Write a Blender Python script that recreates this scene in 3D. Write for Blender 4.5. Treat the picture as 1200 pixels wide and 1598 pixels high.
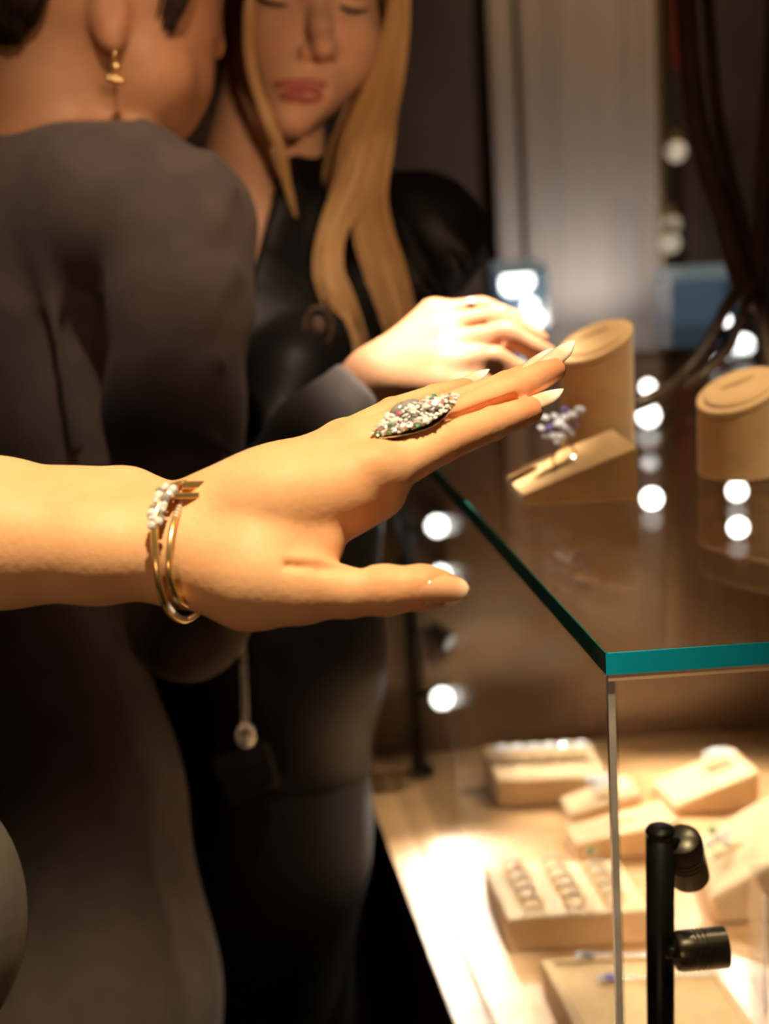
import bpy, bmesh, math, random
import numpy as np
from mathutils import Vector, Matrix

for o in list(bpy.data.objects):
    bpy.data.objects.remove(o, do_unlink=True)
scene = bpy.context.scene
COL = scene.collection
rnd = random.Random(7)

# ------------------------------------------------------------------ camera
FPX = 2219.4
_D = Vector((0.07, 1.0, (400 * 0.07 + 589) / FPX)).normalized()   # "down" seen in camera axes (x right, y down, z forward)
_up = -_D
_F = Vector((0, 0, 1))
_Y = (_F - _F.dot(_up) * _up).normalized()
_X = _Y.cross(_up)
R3 = Matrix((_X, _Y, _up))                 # camera axes -> world
CAM = Vector((0, 0, 1.45))

def ray(px, py):
    return R3 @ Vector(((px - 600) / FPX, (py - 799) / FPX, 1.0))
def at(px, py, d):
    return CAM + ray(px, py) * d
def onz(px, py, z):
    r = ray(px, py)
    return CAM + r * ((z - CAM.z) / r.z)
def depth_of(p):
    return (R3.transposed() @ (Vector(p) - CAM)).z
def cc(px, py, d):                          # camera axes point (x right, y up, z forward)
    return np.array(((px - 600) / FPX * d, -(py - 799) / FPX * d, d))
R3n = np.array([[R3[i][j] for j in range(3)] for i in range(3)])
def cam2world(P):
    Q = np.array(P, dtype=np.float64).copy()
    Q[:, 1] *= -1
    return Q @ R3n.T + np.array(CAM)

cam_data = bpy.data.cameras.new('camera')
cam_data.sensor_fit = 'VERTICAL'
cam_data.sensor_height = 36.0
cam_data.lens = 50.0
cam_data.clip_start = 0.02
cam_data.dof.use_dof = True
cam_data.dof.focus_distance = 0.655
cam_data.dof.aperture_fstop = 6.0
cam_data.dof.aperture_blades = 0
cam = bpy.data.objects.new('camera', cam_data)
COL.objects.link(cam)
m = Matrix((R3 @ Vector((1, 0, 0)), R3 @ Vector((0, -1, 0)), R3 @ Vector((0, 0, -1)))).transposed().to_4x4()
m.translation = CAM
cam.matrix_world = m
scene.camera = cam

# ------------------------------------------------------------------ world, lights, exposure
scene.view_settings.view_transform = 'Standard'
scene.view_settings.look = 'None'
scene.view_settings.gamma = 1.0
scene.view_settings.use_curve_mapping = False
scene.view_settings.exposure = 0.0
w = bpy.data.worlds.new('world')
scene.world = w
w.use_nodes = True
w.node_tree.nodes['Background'].inputs[0].default_value = (1.0, 0.72, 0.48, 1)
w.node_tree.nodes['Background'].inputs[1].default_value = 0.07

def spot(name, loc, target, energy, color, size_deg, blend=0.5, radius=0.03, parent=None):
    L = bpy.data.lights.new(name, 'SPOT')
    L.energy = energy
    L.color = color
    L.spot_size = math.radians(size_deg)
    L.spot_blend = blend
    L.shadow_soft_size = radius
    o = bpy.data.objects.new(name, L)
    COL.objects.link(o)
    o.location = loc
    o.rotation_euler = (Vector(target) - Vector(loc)).to_track_quat('-Z', 'Y').to_euler()
    if parent:
        o.parent = parent
        o.matrix_parent_inverse = parent.matrix_basis.inverted()
    return o

WARM = (1.0, 0.78, 0.52)
ZG = at(945, 1020, 0.70).z           # top of the glass
ZD = ZG - 0.44                       # display deck inside the case
CEIL = 2.75
DOWNLIGHTS = [   # (x, y, target, watts, colour, cone, blend, where)
    (0.16, 0.34, at(400, 775, 0.60), 172, (1.0, 0.78, 0.47), 23, 0.9, 'above the reaching hand'),
    (0.22, 1.05, at(710, 530, 1.03), 760, (1.0, 0.90, 0.76), 8, 0.7, 'above the case edge'),
    (0.50, 1.35, at(1000, 640, 1.05), 60, (1.0, 0.80, 0.52), 24, 0.8, 'above the glass case'),
    (0.05, 0.42, at(262, 265, 1.10), 68, (1.0, 0.74, 0.52), 17, 0.9, 'above the person in grey'),
    (0.78, 2.45, at(900, 200, 3.3), 26, (1.0, 0.72, 0.48), 50, 0.9, 'before the back wall'),
    (0.75, 0.55, onz(960, 1330, ZD), 85, (1.0, 0.84, 0.60), 18, 0.8, 'above the ring trays'),
]
FILL_SPOTS = [   # unseen soft fill lamps added behind the camera for face and hand
    ((0.75, -1.40, 2.05), at(490, 60, 1.28), 110, (1.0, 0.64, 0.37), 15, 'right'),
    ((-0.55, -1.40, 1.45), at(620, 930, 0.66), 27, (1.0, 0.60, 0.32), 22, 'left')]

# ------------------------------------------------------------------ materials
def mat(name, color, rough=0.6, metal=0.0, noise=0.0, nscale=40.0, bump=0.0, bscale=200.0, sss=0.0, coat=0.0, spec=0.5,
        emit=None, estr=0.0, color2=None, sheen=0.0, stretch=None):
    M = bpy.data.materials.new(name)
    M.use_nodes = True
    nt = M.node_tree
    b = nt.nodes['Principled BSDF']
    b.inputs['Base Color'].default_value = (*color, 1)
    b.inputs['Roughness'].default_value = rough
    b.inputs['Metallic'].default_value = metal
    b.inputs['Specular IOR Level'].default_value = spec
    b.inputs['Coat Weight'].default_value = coat
    b.inputs['Sheen Weight'].default_value = sheen
    tc = nt.nodes.new('ShaderNodeTexCoord')
    vec = tc.outputs['Object']
    if stretch:
        mp = nt.nodes.new('ShaderNodeMapping')
        mp.inputs['Scale'].default_value = stretch
        nt.links.new(vec, mp.inputs['Vector'])
        vec = mp.outputs['Vector']
    if noise > 0 or color2:
        n = nt.nodes.new('ShaderNodeTexNoise')
        n.inputs['Scale'].default_value = nscale
        n.inputs['Detail'].default_value = 4
        nt.links.new(vec, n.inputs['Vector'])
        mx = nt.nodes.new('ShaderNodeMix')
        mx.data_type = 'RGBA'
        c2 = color2 if color2 else tuple(c * (1 - noise) for c in color)
        mx.inputs['A'].default_value = (*color, 1)
        mx.inputs['B'].default_value = (*c2, 1)
        rp = nt.nodes.new('ShaderNodeMapRange')
        rp.inputs['From Min'].default_value = 0.35
        rp.inputs['From Max'].default_value = 0.65
        nt.links.new(n.outputs['Fac'], rp.inputs['Value'])
        nt.links.new(rp.outputs['Result'], mx.inputs['Factor'])
        nt.links.new(mx.outputs['Result'], b.inputs['Base Color'])
    if bump > 0:
        n2 = nt.nodes.new('ShaderNodeTexNoise')
        n2.inputs['Scale'].default_value = bscale
        n2.inputs['Detail'].default_value = 5
        nt.links.new(vec, n2.inputs['Vector'])
        bp = nt.nodes.new('ShaderNodeBump')
        bp.inputs['Strength'].default_value = bump
        bp.inputs['Distance'].default_value = 0.002
        nt.links.new(n2.outputs['Fac'], bp.inputs['Height'])
        nt.links.new(bp.outputs['Normal'], b.inputs['Normal'])
    if sss > 0:
        b.inputs['Subsurface Weight'].default_value = sss
        b.inputs['Subsurface Radius'].default_value = (1.0, 0.4, 0.2)
        b.inputs['Subsurface Scale'].default_value = 0.004
    if emit:
        b.inputs['Emission Color'].default_value = (*emit, 1)
        b.inputs['Emission Strength'].default_value = estr
    return M

def skin_mat(name, c1, c2, red, rough=0.55):
    M = mat(name, c1, rough=rough, color2=c2, nscale=35, bump=0.13, bscale=330, sss=0.12, spec=0.25)
    nt = M.node_tree
    b = nt.nodes['Principled BSDF']
    src = b.inputs['Base Color'].links[0].from_socket
    a = nt.nodes.new('ShaderNodeAttribute')
    a.attribute_name = 'red'
    mx = nt.nodes.new('ShaderNodeMix')
    mx.data_type = 'RGBA'
    nt.links.new(a.outputs['Fac'], mx.inputs['Factor'])
    nt.links.new(src, mx.inputs['A'])
    mx.inputs['B'].default_value = (*red, 1)
    nt.links.new(mx.outputs['Result'], b.inputs['Base Color'])
    return M

def glass_mat(name, tint=(0.96, 0.98, 0.97), ior=1.5, rough=0.0):
    M = bpy.data.materials.new(name)
    M.use_nodes = True
    nt = M.node_tree
    nt.nodes.clear()
    out = nt.nodes.new('ShaderNodeOutputMaterial')
    tr = nt.nodes.new('ShaderNodeBsdfTransparent')
    tr.inputs[0].default_value = (*tint, 1)
    gl = nt.nodes.new('ShaderNodeBsdfGlossy')
    gl.inputs['Roughness'].default_value = rough
    n = nt.nodes.new('ShaderNodeTexNoise')        # faint smears on the pane
    n.inputs['Scale'].default_value = 30
    tc = nt.nodes.new('ShaderNodeTexCoord')
    nt.links.new(tc.outputs['Object'], n.inputs['Vector'])
    mr = nt.nodes.new('ShaderNodeMapRange')
    mr.inputs['From Min'].default_value = 0.4
    mr.inputs['From Max'].default_value = 0.8
    mr.inputs['To Min'].default_value = rough
    mr.inputs['To Max'].default_value = rough + 0.04
    nt.links.new(n.outputs['Fac'], mr.inputs['Value'])
    nt.links.new(mr.outputs['Result'], gl.inputs['Roughness'])
    lw = nt.nodes.new('ShaderNodeLayerWeight')        # Schlick reflectance
    lw.inputs['Blend'].default_value = 0.5
    pw = nt.nodes.new('ShaderNodeMath'); pw.operation = 'POWER'; pw.inputs[1].default_value = 5.0
    nt.links.new(lw.outputs['Facing'], pw.inputs[0])
    fr = nt.nodes.new('ShaderNodeMath'); fr.operation = 'MULTIPLY_ADD'
    f0 = ((ior - 1) / (ior + 1)) ** 2
    fr.inputs[1].default_value = 1 - f0; fr.inputs[2].default_value = f0
    nt.links.new(pw.outputs[0], fr.inputs[0])
    mx = nt.nodes.new('ShaderNodeMixShader')
    nt.links.new(fr.outputs[0], mx.inputs[0])
    nt.links.new(tr.outputs[0], mx.inputs[1])
    nt.links.new(gl.outputs[0], mx.inputs[2])
    nt.links.new(mx.outputs[0], out.inputs[0])
    return M

M = {}
M['skin_hand'] = skin_mat('skin_hand', (0.74, 0.42, 0.22), (0.69, 0.37, 0.18), (0.68, 0.24, 0.11))
M['skin_tan'] = skin_mat('skin_tan', (0.42, 0.205, 0.10), (0.37, 0.175, 0.085), (0.42, 0.15, 0.08))
M['skin_fair'] = skin_mat('skin_fair', (0.74, 0.44, 0.28), (0.68, 0.39, 0.24), (0.66, 0.27, 0.17))
M['lips'] = mat('lips', (0.50, 0.13, 0.10), 0.35, noise=0.2, nscale=120, sss=0.1)
M['lash'] = mat('lash', (0.03, 0.018, 0.012), 0.6, noise=0.3)
M['brow'] = mat('brow', (0.20, 0.11, 0.055), 0.7, noise=0.3)
M['blonde'] = mat('blonde', (0.64, 0.41, 0.19), 0.42, color2=(0.54, 0.32, 0.13), nscale=14, spec=0.5)
M['dark_hair'] = mat('dark_hair', (0.022, 0.012, 0.008), 0.75, spec=0.15, color2=(0.035, 0.019, 0.012), nscale=90)
M['knit'] = mat('knit', (0.10, 0.073, 0.063), 0.9, noise=0.25, nscale=30, bump=0.35, bscale=700, sheen=0.06)
M['leather'] = mat('leather', (0.010, 0.008, 0.007), 0.5, spec=0.22, noise=0.4, nscale=20, bump=0.5, bscale=60)
M['black_cloth'] = mat('black_cloth', (0.006, 0.005, 0.005), 0.9, noise=0.3, nscale=30, bump=0.2, bscale=400)
M['gold'] = mat('gold', (0.95, 0.66, 0.28), 0.22, 0.85, noise=0.12, nscale=60)
M['dull_gold'] = mat('dull_gold', (0.55, 0.42, 0.18), 0.3, 1.0, noise=0.2, nscale=60)
M['silver'] = mat('silver', (0.88, 0.86, 0.84), 0.15, 1.0, noise=0.1, nscale=60)
M['crystal'] = mat('crystal', (0.95, 0.95, 0.98), 0.05, 0.2, noise=0.15, nscale=300, coat=1.0)
M['grey_stone'] = mat('grey_stone', (0.45, 0.42, 0.42), 0.08, 0.3, noise=0.3, nscale=200, coat=1.0)
M['pink_stone'] = mat('pink_stone', (0.65, 0.16, 0.30), 0.08, 0.2, noise=0.2, nscale=200, coat=1.0)
M['violet_stone'] = mat('violet_stone', (0.28, 0.20, 0.60), 0.08, 0.2, noise=0.2, nscale=200, coat=1.0)
M['green_stone'] = mat('green_stone', (0.10, 0.42, 0.22), 0.08, 0.2, noise=0.2, nscale=200, coat=1.0)
M['suede'] = mat('suede', (0.66, 0.39, 0.155), 0.9, noise=0.12, nscale=60, bump=0.25, bscale=900, sheen=0.3)
M['slot_shade'] = mat('slot_shade', (0.42, 0.25, 0.10), 0.9, noise=0.2, nscale=60, bump=0.3, bscale=900)  # darker suede tone painting the shade inside the ring slots
M['cream'] = mat('cream', (0.76, 0.51, 0.28), 0.85, noise=0.1, nscale=60, bump=0.25, bscale=900, sheen=0.2)
M['oak'] = mat('oak', (0.64, 0.37, 0.18), 0.36, color2=(0.52, 0.28, 0.12), nscale=9, stretch=(1, 7, 1), bump=0.1, bscale=50)
M['walnut'] = mat('walnut', (0.085, 0.045, 0.026), 0.35, color2=(0.05, 0.026, 0.015), nscale=8, stretch=(6, 6, 1), bump=0.1)
M['brown_panel'] = mat('brown_panel', (0.20, 0.115, 0.068), 0.27, color2=(0.15, 0.085, 0.05), nscale=5, spec=0.8, coat=0.6)
M['black_metal'] = mat('black_metal', (0.022, 0.019, 0.017), 0.38, 0.6, noise=0.3, nscale=80, bump=0.05)
M['gunmetal'] = mat('gunmetal', (0.16, 0.13, 0.10), 0.33, 0.85, noise=0.2, nscale=60)
M['lamp_lens'] = mat('lamp_lens', (0.9, 0.9, 0.9), 0.3, noise=0.05, emit=(1.0, 0.97, 0.92), estr=9.0)
M['lamp_dim'] = mat('lamp_dim', (0.9, 0.9, 0.9), 0.3, noise=0.05, emit=(0.80, 0.88, 1.0), estr=0.55)
M['bulb_white'] = mat('bulb_white', (0.9, 0.9, 0.9), 0.3, noise=0.05, emit=(1.0, 0.98, 0.95), estr=4.5)
M['bulb_warm'] = mat('bulb_warm', (0.9, 0.8, 0.6), 0.3, noise=0.05, emit=(1.0, 0.80, 0.58), estr=0.38)
M['bulb_faint'] = mat('bulb_faint', (0.9, 0.8, 0.6), 0.3, noise=0.05, emit=(1.0, 0.84, 0.62), estr=0.2)
M['glass'] = glass_mat('glass', ior=1.62)
M['glass_edge'] = mat('glass_edge', (0.006, 0.46, 0.74), 0.12, color2=(0.012, 0.60, 0.86), nscale=8, stretch=(1, 6, 1), coat=0.6)  # bright colour carries the glow of light passing through the front edge
M['glass_edge_side'] = mat('glass_edge_side', (0.014, 0.14, 0.12), 0.15, color2=(0.02, 0.18, 0.155), nscale=10, coat=0.5)
M['pane_edge'] = mat('pane_edge', (0.72, 0.68, 0.63), 0.25, noise=0.3, nscale=30, coat=0.5)  # pale colour stands in for light caught by the clear corner edge
M['trim_beige'] = mat('trim_beige', (0.85, 0.60, 0.40), 0.35, noise=0.15, nscale=20)
M['acrylic'] = glass_mat('acrylic', (0.93, 0.93, 0.95), 1.9)
M['bronze'] = mat('bronze', (0.115, 0.068, 0.038), 0.45, 0.3, noise=0.35, nscale=30, bump=0.2, bscale=60)
M['wall_dark'] = mat('wall_dark', (0.13, 0.085, 0.06), 0.8, noise=0.2, nscale=4)
M['wall_plain'] = mat('wall_plain', (0.30, 0.22, 0.16), 0.85, noise=0.1, nscale=4)
M['curtain'] = mat('curtain', (0.50, 0.39, 0.31), 0.8, noise=0.08, nscale=12, stretch=(6, 6, 0.3))
M['ceiling'] = mat('ceiling', (0.55, 0.48, 0.40), 0.9, noise=0.05, nscale=5)
M['floor'] = mat('floor', (0.10, 0.065, 0.045), 0.35, color2=(0.07, 0.045, 0.03), nscale=6)
M['dark_niche'] = mat('dark_niche', (0.10, 0.070, 0.052), 0.25, noise=0.3, nscale=5)
M['red_cloth'] = mat('red_cloth', (0.26, 0.018, 0.01), 0.8, noise=0.2, nscale=20)
M['blue_screen'] = mat('blue_screen', (0.1, 0.16, 0.24), 0.3, emit=(0.36, 0.52, 0.72), estr=0.13, noise=0.1)
M['pale_bar'] = mat('pale_bar', (0.45, 0.55, 0.55), 0.3, emit=(0.6, 0.75, 0.75), estr=0.16, noise=0.1)
M['pale_leather'] = mat('pale_leather', (0.095, 0.077, 0.066), 0.6, noise=0.15, nscale=20, bump=0.2, bscale=150)

def nail_mat(name, base, tip, rough=0.12):
    Mx = mat(name, base, rough=rough, coat=0.35, sss=0.1, spec=0.4)
    nt = Mx.node_tree
    b = nt.nodes['Principled BSDF']
    a = nt.nodes.new('ShaderNodeAttribute')
    a.attribute_name = 'red'
    cr = nt.nodes.new('ShaderNodeMix')
    cr.data_type = 'RGBA'
    cr.inputs['A'].default_value = (*base, 1)
    cr.inputs['B'].default_value = (*tip, 1)
    nt.links.new(a.outputs['Fac'], cr.inputs['Factor'])
    nt.links.new(cr.outputs['Result'], b.inputs['Base Color'])
    return Mx
M['nail'] = nail_mat('nail', (0.88, 0.55, 0.40), (0.98, 0.92, 0.84), 0.3)
M['nail_clear'] = nail_mat('nail_clear', (0.72, 0.37, 0.21), (0.80, 0.58, 0.42), 0.06)
M['nail_clear'].node_tree.nodes['Principled BSDF'].inputs['Coat Weight'].default_value = 1.0

# ------------------------------------------------------------------ object helpers
def link_mesh(name, me, material=None, parent=None, smooth=False):
    o = bpy.data.objects.new(name, me)
    COL.objects.link(o)
    if material is not None and len(me.materials) == 0:
        me.materials.append(material)
    if smooth:
        for p in me.polygons:
            p.use_smooth = True
    if parent:
        o.parent = parent
        o.matrix_parent_inverse = parent.matrix_basis.inverted()
    return o
def from_bm(name, bm, material, parent=None, smooth=False):
    me = bpy.data.meshes.new(name)
    bmesh.ops.recalc_face_normals(bm, faces=bm.faces)
    bm.to_mesh(me)
    bm.free()
    return link_mesh(name, me, material, parent, smooth)
def tag(o, label=None, cat=None, group=None, kind=None):
    if label: o['label'] = label
    if cat: o['category'] = cat
    if group: o['group'] = group
    if kind: o['kind'] = kind
    return o
def empty(name, loc):
    o = bpy.data.objects.new(name, None)
    o.empty_display_size = 0.02
    COL.objects.link(o)
    o.location = loc
    return o
def bevel(o, wdt, seg=2):
    b = o.modifiers.new('bevel', 'BEVEL')
    b.width = wdt
    b.segments = seg
    b.limit_method = 'ANGLE'
    return o
def box_bm(lo, hi):
    bm = bmesh.new()
    bmesh.ops.create_cube(bm, size=1)
    for v in bm.verts:
        for i in range(3):
            v.co[i] = lo[i] if v.co[i] < 0 else hi[i]
    return bm
def hexa_bm(base4, top4):
    bm = bmesh.new()
    b = [bm.verts.new(p) for p in base4]
    t = [bm.verts.new(p) for p in top4]
    bm.faces.new(b[::-1]); bm.faces.new(t)
    for i in range(4):
        bm.faces.new((b[i], b[(i + 1) % 4], t[(i + 1) % 4], t[i]))
    return bm
def frame_from(zdir, hint=Vector((0, 0, 1))):
    z = Vector(zdir).normalized()
    x = hint.cross(z)
    if x.length < 1e-4:
        x = Vector((1, 0, 0)).cross(z)
    x.normalize()
    y = z.cross(x)
    return x, y, z
def lathe_bm(origin, axis, profile, seg=28):
    """profile: list of (radius, height along axis)"""
    x, y, z = frame_from(axis)
    bm = bmesh.new()
    rings = []
    for r, h in profile:
        rings.append([bm.verts.new(Vector(origin) + z * h + (x * math.cos(2 * math.pi * k / seg) + y * math.sin(2 * math.pi * k / seg)) * r) for k in range(seg)])
    for a, b in zip(rings, rings[1:]):
        for k in range(seg):
            bm.faces.new((a[k], a[(k + 1) % seg], b[(k + 1) % seg], b[k]))
    if profile[0][0] > 1e-6: bm.faces.new(rings[0][::-1])
    if profile[-1][0] > 1e-6: bm.faces.new(rings[-1])
    return bm
def smooth_path(pts, n=8, closed=False):
    """Catmull-Rom through points (tuples of any length)"""
    P = [np.array(p, dtype=float) for p in pts]
    out = []
    N = len(P)
    rng = range(N) if closed else range(N - 1)
    for i in rng:
        p0 = P[(i - 1) % N] if closed or i > 0 else 2 * P[0] - P[1]
        p1 = P[i]; p2 = P[(i + 1) % N]
        p3 = P[(i + 2) % N] if closed or i + 2 < N else 2 * P[-1] - P[-2]
        for k in range(n):
            t = k / n
            out.append(0.5 * ((2 * p1) + (-p0 + p2) * t + (2 * p0 - 5 * p1 + 4 * p2 - p3) * t * t + (-p0 + 3 * p1 - 3 * p2 + p3) * t ** 3))
    if not closed:
        out.append(P[-1])
    return out
def tube_verts(path, radii, sides=8, closed=False, flat=None):
    """returns verts, faces; path world points; flat=(vector, factor) squashes the section"""
    V, Fc = [], []
    n = len(path)
    prev = None
    P = [Vector(p) for p in path]
    for i in range(n):
        a = P[(i - 1) % n] if closed or i > 0 else P[i]
        b = P[(i + 1) % n] if closed or i < n - 1 else P[i]
        t = (b - a).normalized()
        if prev is None:
            x = t.orthogonal().normalized()
        else:
            x = (prev - t * prev.dot(t)).normalized()
        prev = x
        y = t.cross(x)
        r = radii[i] if hasattr(radii, '__len__') else radii
        for k in range(sides):
            an = 2 * math.pi * k / sides
            off = (x * math.cos(an) + y * math.sin(an)) * r
            if flat:
                off = off + flat[0] * off.dot(flat[0]) * (flat[1] - 1)
            V.append(P[i] + off)
    for i in range(n if closed else n - 1):
        j = (i + 1) % n
        for k in range(sides):
            k2 = (k + 1) % sides
            Fc.append((i * sides + k, i * sides + k2, j * sides + k2, j * sides + k))
    if not closed:
        Fc.append(tuple(range(sides))[::-1])
        Fc.append(tuple((n - 1) * sides + k for k in range(sides)))
    return V, Fc
def mesh_obj(name, V, Fc, material, parent=None, smooth=True):
    me = bpy.data.meshes.new(name)
    me.from_pydata([tuple(v) for v in V], [], [tuple(f) for f in Fc])
    me.update()
    return link_mesh(name, me, material, parent, smooth)
def tube(name, path, radii, material, parent=None, sides=10, closed=False, flat=None):
    V, Fc = tube_verts(path, radii, sides, closed, flat)
    return mesh_obj(name, V, Fc, material, parent)

_gem_cache = {}
def gem_mesh(key, material):
    if key in _gem_cache: return _gem_cache[key]
    bm = bmesh.new()
    n = 8
    table = [bm.verts.new((0.55 * math.cos(2 * math.pi * k / n), 0.55 * math.sin(2 * math.pi * k / n), 0.45)) for k in range(n)]
    gird = [bm.verts.new((math.cos(2 * math.pi * (k + .5) / n), math.sin(2 * math.pi * (k + .5) / n), 0.08)) for k in range(n)]
    cul = bm.verts.new((0, 0, -0.8))
    bm.faces.new(table)
    for k in range(n):
        bm.faces.new((table[k], gird[k], table[(k + 1) % n]))
        bm.faces.new((gird[k], gird[(k + 1) % n], table[(k + 1) % n]))
        bm.faces.new((gird[(k + 1) % n], gird[k], cul))
    me = bpy.data.meshes.new('gem')
    bmesh.ops.recalc_face_normals(bm, faces=bm.faces)
    bm.to_mesh(me); bm.free()
    me.materials.append(material)
    _gem_cache[key] = me
    return me
def gem(pos, r, normal, parent, kind='crystal', name='crystal', stretch=(1, 1, 1), spin=None):
    o = bpy.data.objects.new(name, gem_mesh(kind, M[kind]))
    COL.objects.link(o)
    x, y, z = frame_from(normal, Vector((0.1, 0.9, 0.3)))
    a = rnd.uniform(0, 6.28) if spin is None else spin
    rot = Matrix((x, y, z)).transposed().to_4x4() @ Matrix.Rotation(a, 4, 'Z')
    mw = Matrix.Translation(Vector(pos)) @ rot @ Matrix.Diagonal((r * stretch[0], r * stretch[1], r * stretch[2], 1))
    if parent:
        o.parent = parent
        o.matrix_parent_inverse = parent.matrix_basis.inverted()
    o.matrix_basis = mw
    return o

# ------------------------------------------------------------------ signed distance modelling (continuous bodies)
class Field:
    def __init__(self, lo, hi, h):
        self.lo = np.array(lo, dtype=np.float64); self.h = h
        self.n = np.ceil((np.array(hi) - self.lo) / h).astype(int) + 1
        self.F = np.full(self.n, 1.0, dtype=np.float32)
    def _win(self, lo, hi):
        a = np.maximum(np.floor((np.array(lo) - self.lo) / self.h).astype(int), 0)
        b = np.minimum(np.ceil((np.array(hi) - self.lo) / self.h).astype(int) + 1, self.n)
        if np.any(b <= a): return None
        ax = [(self.lo[i] + self.h * np.arange(a[i], b[i])).astype(np.float32) for i in range(3)]
        return (slice(a[0], b[0]), slice(a[1], b[1]), slice(a[2], b[2])), ax[0][:, None, None], ax[1][None, :, None], ax[2][None, None, :]
    def _union(self, sl, d, k):
        f = self.F[sl]
        if k > 0:
            hh = np.maximum(k - np.abs(f - d), 0) / k
            self.F[sl] = np.minimum(f, d) - hh * hh * k * 0.25
        else:
            self.F[sl] = np.minimum(f, d)
    def _carve(self, sl, d, k):
        f = self.F[sl]
        hh = np.maximum(k - np.abs(f + d), 0) / max(k, 1e-6)
        self.F[sl] = np.maximum(f, -d) + hh * hh * k * 0.25
    def cone(self, a, b, ra, rb, k=0.008, squash=None, carve=False):
        a = np.array(a); b = np.array(b)
        mg = max(ra, rb) + k + 3 * self.h
        w_ = self._win(np.minimum(a, b) - mg, np.maximum(a, b) + mg)
        if w_ is None: return
        sl, X, Y, Z = w_
        ba = b - a
        l2 = float(ba @ ba) + 1e-12
        x = X - a[0]; y = Y - a[1]; z = Z - a[2]
        t = np.clip((x * ba[0] + y * ba[1] + z * ba[2]) / l2, 0, 1)
        dx = x - ba[0] * t; dy = y - ba[1] * t; dz = z - ba[2] * t
        d2 = dx * dx + dy * dy + dz * dz
        if squash is not None:
            nrm, s = squash
            q = dx * nrm[0] + dy * nrm[1] + dz * nrm[2]
            d2 = d2 + q * q * (s * s - 1)
        d = np.sqrt(d2) - (ra + (rb - ra) * t)
        (self._carve if carve else self._union)(sl, d.astype(np.float32), k)
    def chain(self, pts, k=0.008, squash=None):
        for p, q in zip(pts, pts[1:]):
            self.cone(p[0], q[0], p[1], q[1], k, squash)
    def ell(self, c, r, k=0.008, axes=None, carve=False):
        c = np.array(c); r = np.array(r, dtype=float)
        mg = r.max() + k + 3 * self.h
        w_ = self._win(c - mg, c + mg)
        if w_ is None: return
        sl, X, Y, Z = w_
        x = X - c[0]; y = Y - c[1]; z = Z - c[2]
        A = np.eye(3) if axes is None else np.array(axes)
        u = (A[0][0] * x + A[0][1] * y + A[0][2] * z)
        v = (A[1][0] * x + A[1][1] * y + A[1][2] * z)
        w2 = (A[2][0] * x + A[2][1] * y + A[2][2] * z)
        k0 = np.sqrt((u / r[0]) ** 2 + (v / r[1]) ** 2 + (w2 / r[2]) ** 2)
        k1 = np.sqrt((u / r[0] ** 2) ** 2 + (v / r[1] ** 2) ** 2 + (w2 / r[2] ** 2) ** 2) + 1e-9
        d = k0 * (k0 - 1) / k1
        (self._carve if carve else self._union)(sl, d.astype(np.float32), k)
    def grid(self):
        ax = [(self.lo[i] + self.h * np.arange(self.n[i])).astype(np.float32) for i in range(3)]
        return ax[0][:, None, None], ax[1][None, :, None], ax[2][None, None, :]
    def cut(self, d, k=0.0):
        """remove where d < 0"""
        d = np.broadcast_to(d, self.F.shape).astype(np.float32)
        self._carve((slice(None),) * 3, d, k)
    def mesh(self):
        F = self.F
        S = F < 0
        n = np.array(F.shape) - 1
        cnt = np.zeros(n, dtype=np.int8)
        for i in (0, 1):
            for j in (0, 1):
                for k in (0, 1):
                    cnt += S[i:n[0] + i, j:n[1] + j, k:n[2] + k]
        act = (cnt > 0) & (cnt < 8)
        I = np.argwhere(act)
        idx = np.full(n, -1, dtype=np.int64)
        idx[act] = np.arange(len(I))
        pos = np.zeros((len(I), 3)); num = np.zeros(len(I))
        corners = [(i, j, k) for i in (0, 1) for j in (0, 1) for k in (0, 1)]
        for a in corners:
            for axx in range(3):
                if a[axx] == 1: continue
                b = list(a); b[axx] = 1
                fa = F[I[:, 0] + a[0], I[:, 1] + a[1], I[:, 2] + a[2]]
                fb = F[I[:, 0] + b[0], I[:, 1] + b[1], I[:, 2] + b[2]]
                cr = (fa < 0) != (fb < 0)
                den = np.where(cr, fa - fb, 1)
                t = np.where(cr, fa / den, 0)
                p = np.array(a, dtype=float)[None, :] + np.zeros((len(I), 3))
                p[:, axx] += t
                pos += p * cr[:, None]
                num += cr
        pos = (pos / num[:, None] + I) * self.h + self.lo
        faces = []
        for axx in range(3):
            u, v = (axx + 1) % 3, (axx + 2) % 3
            sl0 = [slice(None)] * 3; sl1 = [slice(None)] * 3
            sl0[axx] = slice(0, -1); sl1[axx] = slice(1, None)
            s0, s1 = S[tuple(sl0)], S[tuple(sl1)]
            E = np.argwhere(s0 != s1)
            ok = (E[:, u] > 0) & (E[:, v] > 0) & (E[:, u] < n[u]) & (E[:, v] < n[v])
            E = E[ok]
            out = s0[E[:, 0], E[:, 1], E[:, 2]]
            def cell(du, dv):
                q = E.copy(); q[:, u] += du; q[:, v] += dv
                return idx[q[:, 0], q[:, 1], q[:, 2]]
            Q = np.stack([cell(-1, -1), cell(0, -1), cell(0, 0), cell(-1, 0)], 1)
            Q[~out] = Q[~out][:, ::-1]
            faces.append(Q)
        return pos, np.concatenate(faces)[:, ::-1]

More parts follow.
